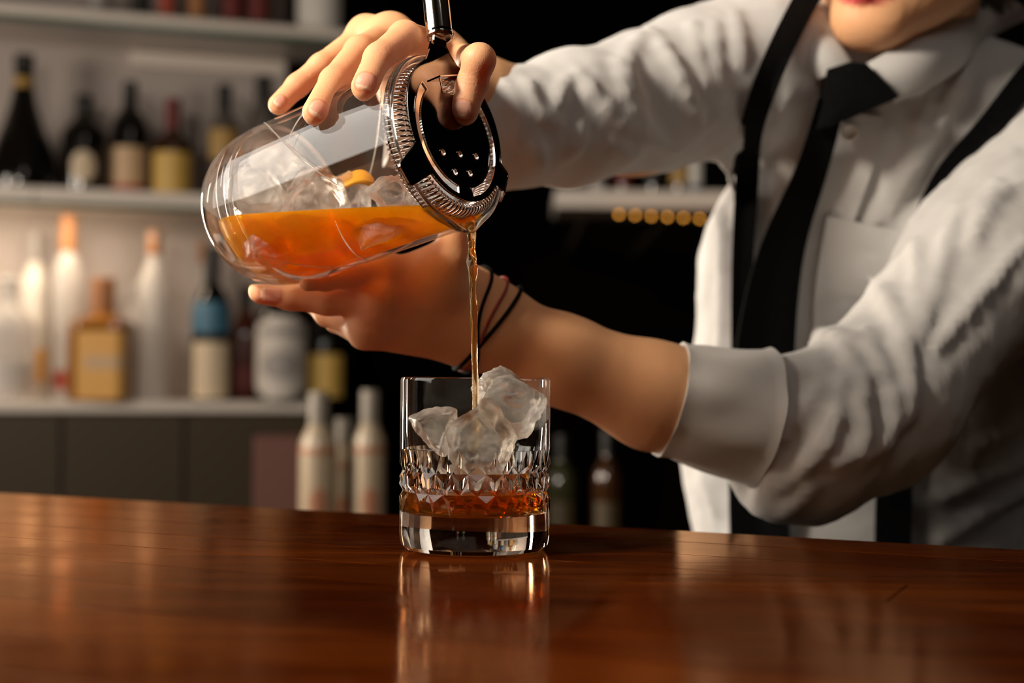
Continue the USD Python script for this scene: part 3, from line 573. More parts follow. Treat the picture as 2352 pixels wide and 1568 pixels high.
def nets(F, lo, h):
    I = F < 0; nx, ny, nz = F.shape
    c = sum(I[a:nx - 1 + a, b:ny - 1 + b, d:nz - 1 + d].astype(np.int8) for a in (0, 1) for b in (0, 1) for d in (0, 1))
    ci = np.argwhere((c > 0) & (c < 8)); vid = np.full(c.shape, -1, np.int64); vid[tuple(ci.T)] = np.arange(len(ci))
    pos = np.zeros((len(ci), 3)); cnt = np.zeros(len(ci)); off = np.array([(a, b, d) for a in (0, 1) for b in (0, 1) for d in (0, 1)])
    for u in range(8):
        for w in range(u + 1, 8):
            if np.abs(off[u] - off[w]).sum() != 1: continue
            fu, fw = F[tuple((ci + off[u]).T)], F[tuple((ci + off[w]).T)]; m = (fu < 0) != (fw < 0)
            t = np.where(m, fu / np.where(m, fu - fw, 1), 0); pos += np.where(m[:, None], off[u] + t[:, None] * (off[w] - off[u]), 0); cnt += m
    v = np.asarray(lo) + h * (ci + pos / cnt[:, None]); faces = []
    for ax in range(3):
        o1, o2 = (ax + 1) % 3, (ax + 2) % 3; s0 = [slice(None)] * 3; s1 = [slice(None)] * 3; s0[ax] = slice(0, -1); s1[ax] = slice(1, None)
        A, B = I[tuple(s0)], I[tuple(s1)]; e = np.argwhere(A != B); e = e[(e[:, o1] > 0) & (e[:, o2] > 0) & (e[:, o1] < F.shape[o1] - 1) & (e[:, o2] < F.shape[o2] - 1)]
        d1, d2 = np.eye(3, dtype=int)[o1], np.eye(3, dtype=int)[o2]
        q = np.stack([vid[tuple((e - d1 - d2).T)], vid[tuple((e - d2).T)], vid[tuple(e.T)], vid[tuple((e - d1).T)]], 1)
        ins = A[tuple(e.T)]; q = np.where(ins[:, None], q, q[:, ::-1]); faces.append(q)
    q = np.vstack(faces); q = q[(q >= 0).all(1)]
    return trimesh.Trimesh(v, np.vstack([q[:, [0, 1, 2]], q[:, [0, 2, 3]]]), process=False)
def polygonize(fn, lo, hi, h, slack=1.0):
    lo = np.asarray(lo, float); n = np.ceil((np.asarray(hi) - lo) / (4 * h)).astype(int) + 1; K = 4
    ax = [lo[k] + np.arange(n[k]) * K * h for k in range(3)]
    G = np.stack(np.meshgrid(*ax, indexing='ij'), -1).reshape(-1, 3).astype(np.float32)
    D = fn(G).reshape(n)
    N = (n - 1) * K + 1
    near = (np.abs(D) < slack * K * h * 2.2)
    idx = [np.minimum((np.arange(N[k]) + K // 2) // K, n[k] - 1) for k in range(3)]
    F = D[np.ix_(*idx)].astype(np.float32); M = near[np.ix_(*idx)]
    ii = np.argwhere(M); out = np.empty(len(ii), np.float32)
    for s in range(0, len(ii), 400000):
        out[s:s + 400000] = fn((lo + ii[s:s + 400000] * h).astype(np.float32))
    F[M] = out; return nets(F, lo, h)
def trace(fn, px, py, d0=.3, d1=1.6, it=90):
    """Where the sight lines through the pixels meet the body (nan where they miss)."""
    px, py = np.atleast_1d(np.asarray(px, float)), np.atleast_1d(np.asarray(py, float))
    r = FWD + RGT * ((px - 1176) / FPX)[:, None] - UPV * ((py - 784) / FPX)[:, None]
    t = np.full(len(px), d0)
    for _ in range(it): t = t + np.clip(fn((CAM + r * t[:, None]).astype(np.float32)), -.02, .05) * .8
    ok = (t < d1) & (np.abs(fn((CAM + r * t[:, None]).astype(np.float32))) < .004)
    q = CAM + r * t[:, None]; q[~ok] = np.nan; return q
def normal(fn, q, e=.0008):
    q = np.atleast_2d(q); g = np.stack([fn((q + np.eye(3)[k] * e).astype(np.float32)) - fn((q - np.eye(3)[k] * e).astype(np.float32)) for k in range(3)], 1)
    return g / np.linalg.norm(g, axis=1, keepdims=True)
def bounds(js, pad):
    a = np.array([p for j in js for p in j[0]]); r = max(max(j[1]) for j in js); return a.min(0) - r - pad, a.max(0) + r + pad

# ---------------------------------------------------------------- the bartender
person = thing('person', 'bartender in white shirt, black tie and suspenders pouring from the mixing glass', 'person')
# hand over the mixing glass
def jd(px, py, r): return jar_d(px, py) - r * .72 / FPX * .86
def plate_d(px, py, lift):
    d = RD(px, py); q = SC + JW * .0012; t = ((q - CAM) @ JW) / (d @ JW); return float((CAM + d * t - CAM) @ FWD) - lift
F1 = {'pinky': [(842, 76, .822, 30), (738, 151, .800, 27), (684, 196, .794, 25.5), (640, 240, .786, 24)],
      'ring': [(898, 78, .806, 35), (826, 118, .772, 34), (768, 188, .748, 33.5), (726, 258, jd(726, 262, 33), 32)],
      'middle': [(1012, 112, .786, 37), (930, 86, .735, 37), (872, 136, .716, 36), (841, 199, jd(841, 205, 35), 34.5)],
      'index': [(1046, 138, .786, 36), (1101, 137, .722, 36), (1083, 197, plate_d(1083, 197, .0150), 35), (1066, 255, plate_d(1066, 255, .0066), 33.5)]}
PALM1 = [[(842, 80, .822, 34), (955, 190, .872, 62)], [(898, 84, .806, 36), (965, 190, .868, 66)], [(1012, 118, .786, 37), (985, 195, .865, 66)], [(1046, 142, .786, 36), (1000, 205, .865, 64)],
         [(898, 82, .806, 36), (1012, 116, .786, 37)], [(842, 78, .822, 32), (898, 82, .806, 35)]]
TH1 = [(1015, 215, .85, 56), (1022, 285, .825, 44), (1012, 345, .812, 38), (1000, 392, .806, 33)]
ARM1 = [(978, 198, .866, 96), (1080, 240, .885, 112), (1240, 285, .92, 120), (1460, 270, .985, 150)]
h1f = {k: joints(v) for k, v in F1.items()}; h1p = [joints(v) for v in PALM1]; h1t, h1a = joints(TH1), joints(ARM1)
def jarf(p):
    q = p - JQ.astype(np.float32); x, y, z = q @ JE1.astype(np.float32), q @ JE2.astype(np.float32), q @ JW.astype(np.float32); r = np.hypot(x, y)
    d = np.maximum(np.maximum(r - .0453, z - .0002), -.1525 - z)
    d = np.maximum(d, .92 * (r - .0453) + .39 * (-.1300 - z))
    pl = np.maximum(np.hypot(x - .0008, y - .0043) - .0380, np.maximum(z - .0053, -z)); return np.minimum(d, pl)
def carve(d, p): return -smin(-d, jarf(p) - .0002, .0008)
def hand1(p): return carve(hand1_(p), p)
def hand1_(p):
    palm = None
    for pt, rd in h1p: e = chain(p, pt, rd); palm = e if palm is None else smin(palm, e, .012)
    palm = smin(palm, chain(p, *h1a, k=.01), .02); palm = smin(palm, chain(p, *h1t, k=.006), .010)
    fs = None
    for k in ('pinky', 'ring', 'middle', 'index'):
        pt, rd = h1f[k]; e = chain(p, pt, rd, .0035)
        fs = e if fs is None else smin(fs, e, .0016)
    return smin(palm, fs, .007)
# hand under it
F2 = {'index': [(890, 622, .812, 36), (800, 634, .794, 28), (748, 644, .782, 23), (706, 650, .773, 19)],
      'middle': [(872, 688, .806, 44), (752, 688, .803, 35), (668, 680, .802, 31), (600, 669, .800, 29)],
      'ring': [(846, 742, .812, 44), (752, 722, .828, 27), (716, 690, .836, 24), (706, 668, .842, 22)],
      'pinky': [(836, 768, .822, 30), (772, 738, .842, 24), (738, 700, .850, 22), (720, 676, .856, 20)]}
PALM2 = [[(890, 626, .812, 38), (1060, 680, .846, 70)], [(872, 690, .806, 44), (1080, 720, .846, 74)], [(848, 742, .812, 42), (1085, 755, .846, 70)], [(838, 764, .820, 30), (1085, 765, .85, 64)],
         [(890, 640, .812, 38), (850, 745, .812, 40)], [(1000, 640, .822, 74), (1080, 720, .846, 74)]]
TH2 = [(1010, 640, .818, 58), (1040, 580, .812, 40), (1046, 535, .808, 30), (1044, 510, .805, 25)]
ARM2 = [(1095, 738, .848, 82), (1150, 756, .850, 84), (1290, 826, .858, 97), (1500, 908, .872, 118), (1720, 960, .885, 124), (1900, 985, .91, 120)]
h2f = {k: joints(v) for k, v in F2.items()}; h2p = [joints(v) for v in PALM2]; h2t, h2a = joints(TH2), joints(ARM2)
def hand2(p): return carve(hand2_(p), p)
def hand2_(p):
    palm = None
    for pt, rd in h2p: e = chain(p, pt, rd); palm = e if palm is None else smin(palm, e, .012)
    palm = smin(palm, chain(p, *h2a, k=.012), .018); palm = smin(palm, chain(p, *h2t, k=.006), .010)
    fs = None
    for k in ('index', 'middle', 'ring', 'pinky'):
        pt, rd = h2f[k]; e = chain(p, pt, rd, .0035)
        fs = e if fs is None else smin(fs, e, .0016)
    for k, w in (('index', 1.0), ('middle', 1.0), ('ring', 1.0), ('pinky', .9)):
        q, r = h2f[k][0][0], h2f[k][1][0]; palm = smin(palm, np.sqrt(((p - (q - FWD * .004).astype(np.float32)) ** 2).sum(1)) - r * w, .004)
        palm = smin(palm, capd(p, q - FWD * .005, P(1060, 735, .836), r * .55, .006), .004)
    return smin(palm, fs, .004)
# head: chin, mouth, nose, eyes, ears; turned towards the glass
HF = unit(-.52 * RGT - .84 * FWD - .16 * UPV); HU = unit(UPV + .10 * RGT - HF * (HF @ (UPV + .10 * RGT))); HX = np.cross(HF, HU)
CHIN = P(1990, 74, .985); HO = CHIN - HF * .083 + HU * .104
hp = lambda x, f, u: HO + HX * x + HF * f + HU * u
HA = np.stack([HX, HF, HU])
def head(p):
    d = elld(p, hp(0, -.012, .035), HA, (.074, .094, .095))
    d = smin(d, elld(p, hp(0, .034, -.035), HA, (.056, .058, .072)), .02)
    for s in (-1, 1):
        d = smin(d, capd(p, hp(s * .052, .005, -.060), hp(s * .010, .070, -.098), .015, .016), .022)
        d = smin(d, elld(p, hp(s * .040, .066, -.012), HA, (.022, .016, .018)), .012)
        d = smin(d, capd(p, hp(s * .012, .089, .036), hp(s * .040, .078, .038), .007, .006), .010)
        d = -smin(-d, np.sqrt(((p - hp(s * .031, .098, .020).astype(np.float32)) ** 2).sum(1)) - .013, .008)
        d = smin(d, elld(p, hp(s * .031, .076, .020), HA, (.0125, .0120, .0125)), .001)
        d = smin(d, elld(p, hp(s * .077, -.008, .006), HA, (.008, .018, .031)), .006)
    d = smin(d, capd(p, hp(0, .090, .025), hp(0, .109, -.022), .007, .0105), .010)
    for s in (-1, 1): d = smin(d, capd(p, hp(s * .011, .098, -.026), hp(s * .008, .096, -.028), .007, .007), .006)
    d = smin(d, elld(p, hp(0, .078, -.094), HA, (.021, .016, .014)), .014)
    for s in (-1, 1):
        d = smin(d, capd(p, hp(0, .0955, -.0695), hp(s * .018, .084, -.0705), .0052, .002), .004)
        d = smin(d, capd(p, hp(0, .0940, -.0785), hp(s * .016, .084, -.0740), .0068, .0025), .004)
    NB = P(2050, 220, 1.095)
    d = smin(d, capd(p, hp(0, -.020, -.050), NB, .053, .055), .018); return d
NB = P(2050, 220, 1.095)
BODY = [[(2020, 330, 1.16, 150), (1930, 760, 1.17, 160), (1880, 1300, 1.17, 160)], [(1760, 200, 1.10, 100), (2440, 360, 1.14, 110)]]
UPPER1 = [(1760, 200, 1.10, 100), (1460, 270, .985, 120), (1240, 285, .92, 110)]
UPPER2 = [(2440, 360, 1.14, 100), (2240, 640, 1.02, 95), (2010, 940, .945, 100), (1900, 985, .91, 118)]
bj = [joints(v) for v in BODY + [UPPER1, UPPER2]]
def trunk(p):
    d = head(p)
    for pt, rd in bj: d = smin(d, chain(p, pt, rd, .02), .03)
    return d
def hmesh():
    lo, hi = bounds([*h1f.values(), *h1p, h1t, (h1a[0][:2], h1a[1][:2])], .004); a = polygonize(hand1, lo, hi, .00065)
    lo, hi = bounds([*h2f.values(), *h2p, h2t, (h2a[0][:5], h2a[1][:5])], .004); b = polygonize(hand2, lo, hi, .0012)
    lo, hi = bounds([bj[0], bj[1], bj[3]], .01); lo = np.minimum(lo, P(1230, 285, .92) - .06); hi = np.maximum(hi, hp(0, 0, .15)); c = polygonize(trunk, lo, hi, .0040)
    return a, b, c
ha_, hb_, hc_ = hmesh()
SK = V(.73, .39, .20)
def tint_of(m, joints_, nails, fn, creases=()):
    v = np.array(m.vertices); n = np.array(m.vertex_normals); col = np.tile(SK, (len(v), 1)) * (1 + .10 * (meshkit.fbm(v * 45, 3, 3) - .5))[:, None]
    for q, r, s in joints_:
        w = np.exp(-((v - q) ** 2).sum(1) / (2 * (r * 1.25) ** 2)) * s; col = col * (1 - w[:, None]) + w[:, None] * V(.74, .29, .18)
    out = v.copy()
    for c, nn, ax, hl, hw in nails:
        side = np.cross(nn, ax); q = v - c; a, b, e = q @ ax, q @ side, q @ nn
        r = np.sqrt((np.abs(a) / hl) ** 2.6 + (np.abs(b) / hw) ** 2.6); near = (np.abs(e) < .0045) & (n @ nn > .25)
        w = np.clip((1.06 - r) / .10, 0, 1) * near; k = np.clip((a / hl - .55) / .12, 0, 1)
        nc = V(.68, .33, .23) * (1 - k)[:, None] + V(.80, .52, .36) * k[:, None]
        col = col * (1 - w[:, None]) + w[:, None] * nc
        fold = np.exp(-((r - 1.12) / .10) ** 2) * near * (a < hl * .6)
        out += nn * (.00055 * w - .0001 + .00035 * fold - .00020 * np.exp(-((r - 1.0) / .05) ** 2) * near)[:, None] * near[:, None]
        wf = np.exp(-((r - 1.16) / .16) ** 2) * near * .6; col = col * (1 - wf[:, None]) + wf[:, None] * V(.58, .15, .075)
    for q, u, hw, amp in creases:                                    # skin folds across the backs of the knuckles
        e = v - q; s = e @ u; k = np.exp(-(s / hw) ** 2) * amp
        ph = s * 2900 + 2.2 * np.sin(meshkit.noise(v * 330) * 6.3); out -= n * (k * (.5 + .5 * np.sin(ph)) ** 3)[:, None]
    m.vertices = out; return m, col
def nail(fn, px, py, tip, dip, hl, hw):
    c = trace(fn, px, py)[0]; nn = normal(fn, c)[0]; ax = tip - dip; ax = unit(ax - nn * (ax @ nn)); return c, nn, ax, hl, hw
n1 = [nail(hand1, px, py, h1f[k][0][3], h1f[k][0][2], hl, hw) for k, px, py, hl, hw in (('pinky', 643, 231, .0034, .0029), ('ring', 734, 248, .0046, .0044), ('middle', 839, 184, .0046, .0047), ('index', 1062, 250, .0046, .0048))]
n2 = [nail(hand2, 622, 674, h2f['middle'][0][3], h2f['middle'][0][2], .0055, .0050)]
j1 = [(q, r, .40) for k in h1f for q, r in zip(h1f[k][0][2:3], h1f[k][1][2:3])] + [(h1f[k][0][3], h1f[k][1][3], .30) for k in h1f] + [(q, r, .18) for k in h1f for q, r in zip(h1f[k][0][1:2], h1f[k][1][1:2])]
j2 = [(h2f[k][0][3], h2f[k][1][3], .30) for k in h2f] + [(h2f[k][0][0], h2f[k][1][0], .25) for k in h2f]
cr1 = [(h1f[k][0][i], unit(h1f[k][0][i + 1] - h1f[k][0][i - 1]), hw, .00008) for k in h1f for i, hw in ((1, .0045), (2, .0032))]
ha_, ca_ = tint_of(ha_, j1, n1, hand1, cr1); hb_, cb_ = tint_of(hb_, j2, n2, hand2)
vc = np.array(hc_.vertices); cc_ = np.tile(SK, (len(vc), 1)); q = (vc - HO) @ HA.T
lip = np.clip(1.25 - np.sqrt((q[:, 0] / .021) ** 2 + ((q[:, 2] + .0745) / .0105) ** 2), 0, .25) * 4 * (q[:, 1] > .07); cc_ = cc_ * (1 - lip[:, None]) + lip[:, None] * V(.52, .06, .07)
for s in (-1, 1):
    ey = np.sqrt((q[:, 0] - s * .031) ** 2 + (q[:, 2] - .020) ** 2); w = np.clip((.0085 - ey) / .001, 0, 1) * (q[:, 1] > .06); cc_ = cc_ * (1 - w[:, None]) + w[:, None] * V(.8, .78, .75)
    w = np.clip((.0045 - ey) / .001, 0, 1) * (q[:, 1] > .06); cc_ = cc_ * (1 - w[:, None]) + w[:, None] * V(.05, .03, .02)
    w = np.clip(1.2 - np.sqrt(((q[:, 0] - s * .031) / .020) ** 2 + ((q[:, 2] - .043) / .005) ** 2), 0, .2) * 5 * (q[:, 1] > .05); cc_ = cc_ * (1 - w[:, None]) + w[:, None] * V(.05, .03, .02)
body = cat(ha_, hb_, hc_)
look('skin', {'a': ('attribute', dict(attribute='tint')), 'g': ('geometry', {}), 'n': ('noise_texture', dict(scale=1500, detail=3)), 'v': ('voronoi_texture', dict(scale=1100)), 'ad': ('math', dict(math_type='multiply_add', value2=.5)), 'b': ('bump', dict(strength=.16, distance=.0006)),
     'p': ('principled_bsdf', dict(roughness=.50, subsurface_weight=.20, subsurface_radius=(1, .35, .18), subsurface_scale=.0028, specular_ior_level=.30))},
     [('a.color', 'p.base_color'), ('g.position', 'n.vector'), ('g.position', 'v.vector'), ('v.distance', 'ad.value1'), ('n.fac', 'ad.value3'), ('ad.value', 'b.height'), ('b.normal', 'p.normal')])
obj('body', body, LOOKS['skin'], person, True, tint=np.vstack([ca_, cb_, cc_]))
# hair
def hairf(p):
    d = elld(p, hp(0, -.020, .040), HA, (.086, .100, .104))
    d = smin(d, elld(p, hp(0, -.060, -.03), HA, (.078, .055, .085)), .03)
    return -smin(-d, elld(p, hp(0, .085, -.035), HA, (.085, .085, .105)), .012)
hm_ = polygonize(hairf, hp(0, 0, 0) - .17, hp(0, 0, 0) + .17, .005); v = np.array(hm_.vertices); hm_.vertices = v + np.array(hm_.vertex_normals) * (.004 * np.sin(v @ HX * 700 + 3 * meshkit.noise(v * 40)))[:, None]
obj('hair', hm_, pr('hair_dark', (.018, .010, .006), .45), person, True)

# ---------------------------------------------------------------- shirt
def flat(v, fn):                                                   # squash along the sight line: chests are shallower than wide
    pass
TOR = [(2010, 320, 1.075, 235), (1975, 620, 1.125, 350), (1965, 980, 1.15, 388), (1985, 1330, 1.15, 372)]
tj = joints(TOR)
FW = FWD.astype(np.float32); SQ = .62
def torso(p):
    c = tj[0][1].astype(np.float32); q = p - c; q = q + FW * ((q @ FW) * (1 / SQ - 1))[:, None]
    pts = []
    for t in tj[0]: w = t - c; pts.append(w + FWD * ((w @ FWD) * (1 / SQ - 1)))
    return chain(q, pts, tj[1], .03) * .8
SL1 = joints([(1760, 150, 1.045, 175), (1600, 195, 1.02, 166), (1470, 238, .985, 156), (1310, 272, .935, 146), (1150, 296, .895, 134), (1020, 290, .878, 118)])
SL1B = joints([(1760, 150, 1.045, 165), (2010, 200, 1.08, 160), (2420, 330, 1.10, 190)])
SL2 = joints([(1725, 957, .889, 126), (1860, 985, .905, 166), (2005, 935, .935, 176), (2240, 640, 1.00, 178), (2460, 350, 1.07, 200)])
DR2 = joints([(1772, 1115, .900, 62), (1850, 1085, .907, 82), (1960, 1020, .925, 95)])
def shirt0(p):
    d = smin(torso(p), chain(p, *SL1B, k=.02), .05)
    d = smin(d, chain(p, *SL1, k=.012), .022)
    s = smin(chain(p, *SL2, k=.02), chain(p, *DR2, k=.02), .03)
    return smin(d, s, .012)
FOLDS = [  # polylines of pixels, ridge radius in pixels, how far the ridge is sunk
  # rolled sleeve
  ([(1800, 835), (1790, 900), (1760, 960)], 20), ([(1895, 850), (1870, 915), (1800, 985), (1752, 1080)], 26), ([(1955, 835), (1925, 905), (1905, 985), (1830, 1075), (1760, 1150)], 30), ([(2005, 850), (1975, 920), (1985, 985), (1925, 1060)], 22),
  ([(1990, 760), (2020, 850), (2050, 930), (2035, 1000), (1990, 1050)], 26), ([(1930, 780), (1990, 900)], 18), ([(2060, 800), (2085, 880), (2085, 960)], 22), ([(1830, 800), (1900, 770), (1985, 800)], 20), ([(1735, 1165), (1780, 1168), (1860, 1115)], 24), ([(1772, 1040), (1760, 1110), (1745, 1160)], 22),
  ([(2000, 640), (2060, 740), (2090, 840)], 20), ([(2100, 560), (2110, 660), (2080, 790)], 18), ([(2200, 480), (2150, 640), (2110, 780)], 20), ([(2290, 420), (2230, 560)], 22), ([(2350, 560), (2240, 690), (2150, 800)], 18), ([(2330, 350), (2180, 430), (2070, 560)], 16), ([(2345, 420), (2210, 490)], 14),
  # pouring sleeve
  ([(1495, 70), (1560, 170), (1610, 300)], 22), ([(1470, 85), (1440, 140), (1475, 230)], 20), ([(1420, 150), (1440, 220), (1520, 330)], 15), ([(1330, 170), (1390, 240), (1480, 320), (1560, 350)], 16), ([(1300, 180), (1280, 240)], 14), ([(1215, 190), (1240, 260), (1275, 280)], 18), ([(1150, 190), (1180, 240), (1190, 320)], 20), ([(1330, 290), (1310, 350)], 16), ([(1230, 330), (1240, 390)], 16), ([(1400, 330), (1450, 360)], 14),
  # chest
  ([(1640, 60), (1650, 200), (1700, 320)], 16), ([(1590, 60), (1620, 200), (1660, 330), (1690, 470)], 18), ([(1690, 30), (1700, 150)], 14), ([(1760, 300), (1740, 420), (1735, 540)], 14), ([(1640, 420), (1660, 620), (1650, 800)], 14), ([(1810, 220), (1770, 330)], 12), ([(2140, 180), (2100, 330), (2040, 500)], 18), ([(2230, 170), (2150, 300), (2080, 420)], 16), ([(1920, 620), (1900, 760)], 12), ([(1990, 600), (1930, 720), (1860, 790)], 14), ([(2060, 380), (1990, 560)], 10),
  # below the arm
  ([(2352, 1060), (2240, 1110), (2130, 1150)], 22), ([(2352, 1130), (2240, 1190), (2160, 1240)], 22), ([(2340, 980), (2240, 1030)], 20), ([(1610, 1080), (1640, 1170)], 14)]
fold_caps = []; NROLL = 0
for fi, (pts, r) in enumerate(FOLDS):
    q = spline(np.array([(x, y, 0) for x, y in pts], float), 7) if len(pts) > 2 else np.linspace((*pts[0], 0), (*pts[1], 0), 5)
    s = trace(shirt0, q[:, 0], q[:, 1], .5)
    if np.isnan(s).any(): s = s[~np.isnan(s).any(1)]
    if len(s) < 2: continue
    nn = normal(shirt0, s, .004); rr = r * ((s - CAM) @ FWD) / FPX; t = np.linspace(0, 1, len(s)); rr = rr * (.45 + .55 * np.sin(np.pi * (.08 + .84 * t)))
    NROLL += fi < 17
    fold_caps.append((s - nn * (rr * (.12 if fi < 17 else .42))[:, None], rr))
def shirtf(p):
    d = shirt0(p)
    for pt, rr in fold_caps:
        lo, hi = pt.min(0) - .045, pt.max(0) + .045; m = ((p > lo) & (p < hi)).all(1)
        if m.any():
            i = np.flatnonzero(m); d[i] = smin(d[i], chain(p[i], list(pt), list(rr), .003), .0075)
    return d
lo, hi = bounds([tj, SL1, SL2, DR2, SL1B], .01); lo[2] = max(lo[2], .985); hi = np.minimum(hi, P(2560, 100, 1.3) + V(.05, .05, .25))
sm = polygonize(shirtf, lo, hi, .0034, 1.3)
v = np.array(sm.vertices); n = np.array(sm.vertex_normals)
wv = (meshkit.fbm(v * V(26, 26, 14), 3, 5) - .5) * .007 + (meshkit.fbm(v * 60, 2, 9) - .5) * .0022
sm.vertices = v + n * wv[:, None]
look('shirt_white', {'g': ('geometry', {}), 'w': ('wave_texture', dict(scale=900, distortion=.5)), 'b': ('bump', dict(strength=.05, distance=.0004)), 'p': ('principled_bsdf', dict(base_color=(.56, .55, .535), roughness=.75, sheen_weight=.15, diffuse_roughness=.3))},
     [('g.position', 'w.vector'), ('w.fac', 'b.height'), ('b.normal', 'p.normal')])
# openings for the hands and the neck
def cutter(a, b, r): return capd
keep = np.ones(len(sm.faces), bool); fc = np.array(sm.triangles_center)
ax1 = unit(SL1[0][5] - SL1[0][4]); keep &= ~(((fc - SL1[0][5]) @ ax1 > -.004) & (np.linalg.norm(fc - SL1[0][5], axis=1) < .07))
sm.update_faces(keep); sm.remove_unreferenced_vertices()
shirt = obj('shirt', sm, LOOKS['shirt_white'], person, True)
# rolled cuff: a turned-back band of its own
def cuff(rows, th=.0022, n=72, flare=1.0):
    j = joints(rows); L = []
    pts = spline(np.array([(*p, r) for p, r in zip(*j)]), 14); prof = np.r_[pts, pts[::-1]]
    V_ = []; t = np.gradient(pts[:, :3], axis=0); t = np.r_[t, t[::-1]]
    a0 = None
    for k, (row, tt) in enumerate(zip(prof, t)):
        w = unit(tt); a = unit(UPV - w * (UPV @ w)); b = np.cross(w, a); ang = np.arange(n) * 2 * np.pi / n
        edge = 1.6 if k % len(pts) in (0, len(pts) - 1) else 1.0
        r = row[3] + (th if k < len(pts) else 0) * edge + .0008 * np.sin(5 * ang + k * .5) + .0006 * np.sin(9 * ang + 2)
        V_.append(row[:3] + r[:, None] * (np.cos(ang)[:, None] * a + np.sin(ang)[:, None] * b))
    m = len(prof); i, jx = np.meshgrid(np.arange(m), np.arange(n), indexing='ij'); i2, j2 = (i + 1) % m, (jx + 1) % n
    q = np.stack([i * n + jx, i * n + j2, i2 * n + j2, i2 * n + jx], -1).reshape(-1, 4)
    return trimesh.Trimesh(np.vstack(V_), np.vstack([q[:, [0, 1, 2]], q[:, [0, 2, 3]]]), process=False)
cf = cuff([(1536, 917, .874, 121), (1590, 930, .877, 128), (1660, 944, .883, 138), (1738, 959, .889, 150)])
if cf.volume < 0: cf.invert()
obj('cuff', cf, LOOKS['shirt_white'], shirt, 50)
cf = cuff([(1030, 290, .879, 119), (965, 275, .872, 112), (905, 262, .868, 108)])
if cf.volume < 0: cf.invert()
obj('cuff', cf, LOOKS['shirt_white'], shirt, 50)
# flat pieces that lie on the shirt
def chestf(p):
    d = smin(smin(torso(p), chain(p, *SL1B, k=.02), .05), chain(p, *SL1, k=.012), .022)
    for pt, rr in fold_caps[NROLL:]: d = smin(d, chain(p, list(pt), list(rr), .002), .006)
    return d
def ribbon(rows, th, fn=chestf, lift=.001, n=60, drop=0.0):
    """A strap along pixels (x, y, half-width in pixels), laid on the body with its own thickness."""
    k = spline(np.array(rows, float), n); t = np.gradient(k[:, :2], axis=0); t /= np.linalg.norm(t, axis=1, keepdims=True); nr = np.stack([-t[:, 1], t[:, 0]], 1)
    m = 9; cols = []
    c = trace(fn, k[:, 0], k[:, 1], .5); dep = (c - CAM) @ FWD
    ok = ~np.isnan(dep); dep = np.interp(np.arange(n), np.flatnonzero(ok), dep[ok]); dep = np.convolve(np.r_[[dep[0]] * 4, dep, [dep[-1]] * 4], np.ones(9) / 9, 'valid')
    for u in np.linspace(-1, 1, m):
        x, y = k[:, 0] + nr[:, 0] * k[:, 2] * u, k[:, 1] + nr[:, 1] * k[:, 2] * u
        s = trace(fn, x, y, .5); d = (s - CAM) @ FWD; d = np.where(np.isnan(d) | (np.abs(d - dep) > .03), dep, d); d = np.minimum(d, dep)
        cols.append(np.array([P(a, b, e - lift - drop) for a, b, e in zip(x, y, np.minimum(d, dep + .004))]))
    A = np.array(cols); out = np.concatenate([A, (A - FWD * th)[::-1]], 0); mm = len(out)
    i, j = np.meshgrid(np.arange(mm), np.arange(n - 1), indexing='ij'); i2 = (i + 1) % mm
    q = np.stack([i * n + j, i2 * n + j, i2 * n + j + 1, i * n + j + 1], -1).reshape(-1, 4)
    f = [q[:, [0, 1, 2]], q[:, [0, 2, 3]]]
    for e in (0, n - 1):
        ix = np.arange(mm) * n + e; h = mm // 2
        for a in range(h - 1): f.append(np.array([[ix[a], ix[a + 1], ix[mm - 1 - a]], [ix[a + 1], ix[mm - 2 - a], ix[mm - 1 - a]]]) if e == 0 else np.array([[ix[a + 1], ix[a], ix[mm - 1 - a]], [ix[mm - 2 - a], ix[a + 1], ix[mm - 1 - a]]]))
    t = trimesh.Trimesh(out.reshape(-1, 3), np.vstack(f), process=False)
    if t.volume < 0: t.invert()
    return t
noisy('black_cloth', (.0025, .0025, .0028), (.005, .0045, .0045), 300, .85, specular_ior_level=.08)
noisy('tie_black', (.002, .002, .0022), (.004, .004, .004), 300, .8, specular_ior_level=.08)
obj('suspender', ribbon([(1880, -50, 31), (1826, 45, 29), (1785, 130, 29), (1748, 223, 28), (1724, 308, 26), (1716, 400, 27), (1706, 580, 25), (1706, 800, 27), (1712, 1000, 29), (1722, 1280, 32)], .0018, lift=.0075), LOOKS['black_cloth'], person, 40)
obj('suspender', ribbon([(2450, 100, 31), (2352, 188, 30), (2255, 310, 29), (2178, 400, 29), (2132, 491, 28), (2105, 600, 30), (2075, 800, 36), (2058, 1000, 40), (2050, 1280, 42)], .0018, lift=.0075), LOOKS['black_cloth'], person, 40)
tie = obj('tie', ribbon([(1908, 235, 30), (1888, 310, 33), (1856, 410, 37), (1806, 540, 48), (1772, 680, 60), (1754, 830, 68), (1745, 980, 70), (1745, 1280, 68)], .004, lift=.005, drop=.008), LOOKS['tie_black'], person, 40)
def slab(poly, d, th, bulge=0.0):
    """A flat cloth piece: pixel outline, depth per corner, own thickness."""
    o = [P(x, y, e) for (x, y), e in zip(poly, d if np.ndim(d) else [d] * len(poly))]; pts = o + [q - FWD * th for q in o]
    c = np.mean(o, 0) - FWD * (th + bulge); pts.append(c); return totri(m3.Manifold.hull_points(np.array(pts)))
NK = float((trace(shirtf, 1950, 240, .5)[0] - CAM) @ FWD) - .012
obj('knot', slab([(1890, 168), (1940, 152), (1978, 156), (2052, 230), (1990, 242), (1935, 262), (1906, 292), (1872, 300), (1884, 230)], NK, .016, .004), LOOKS['tie_black'], tie, 30)
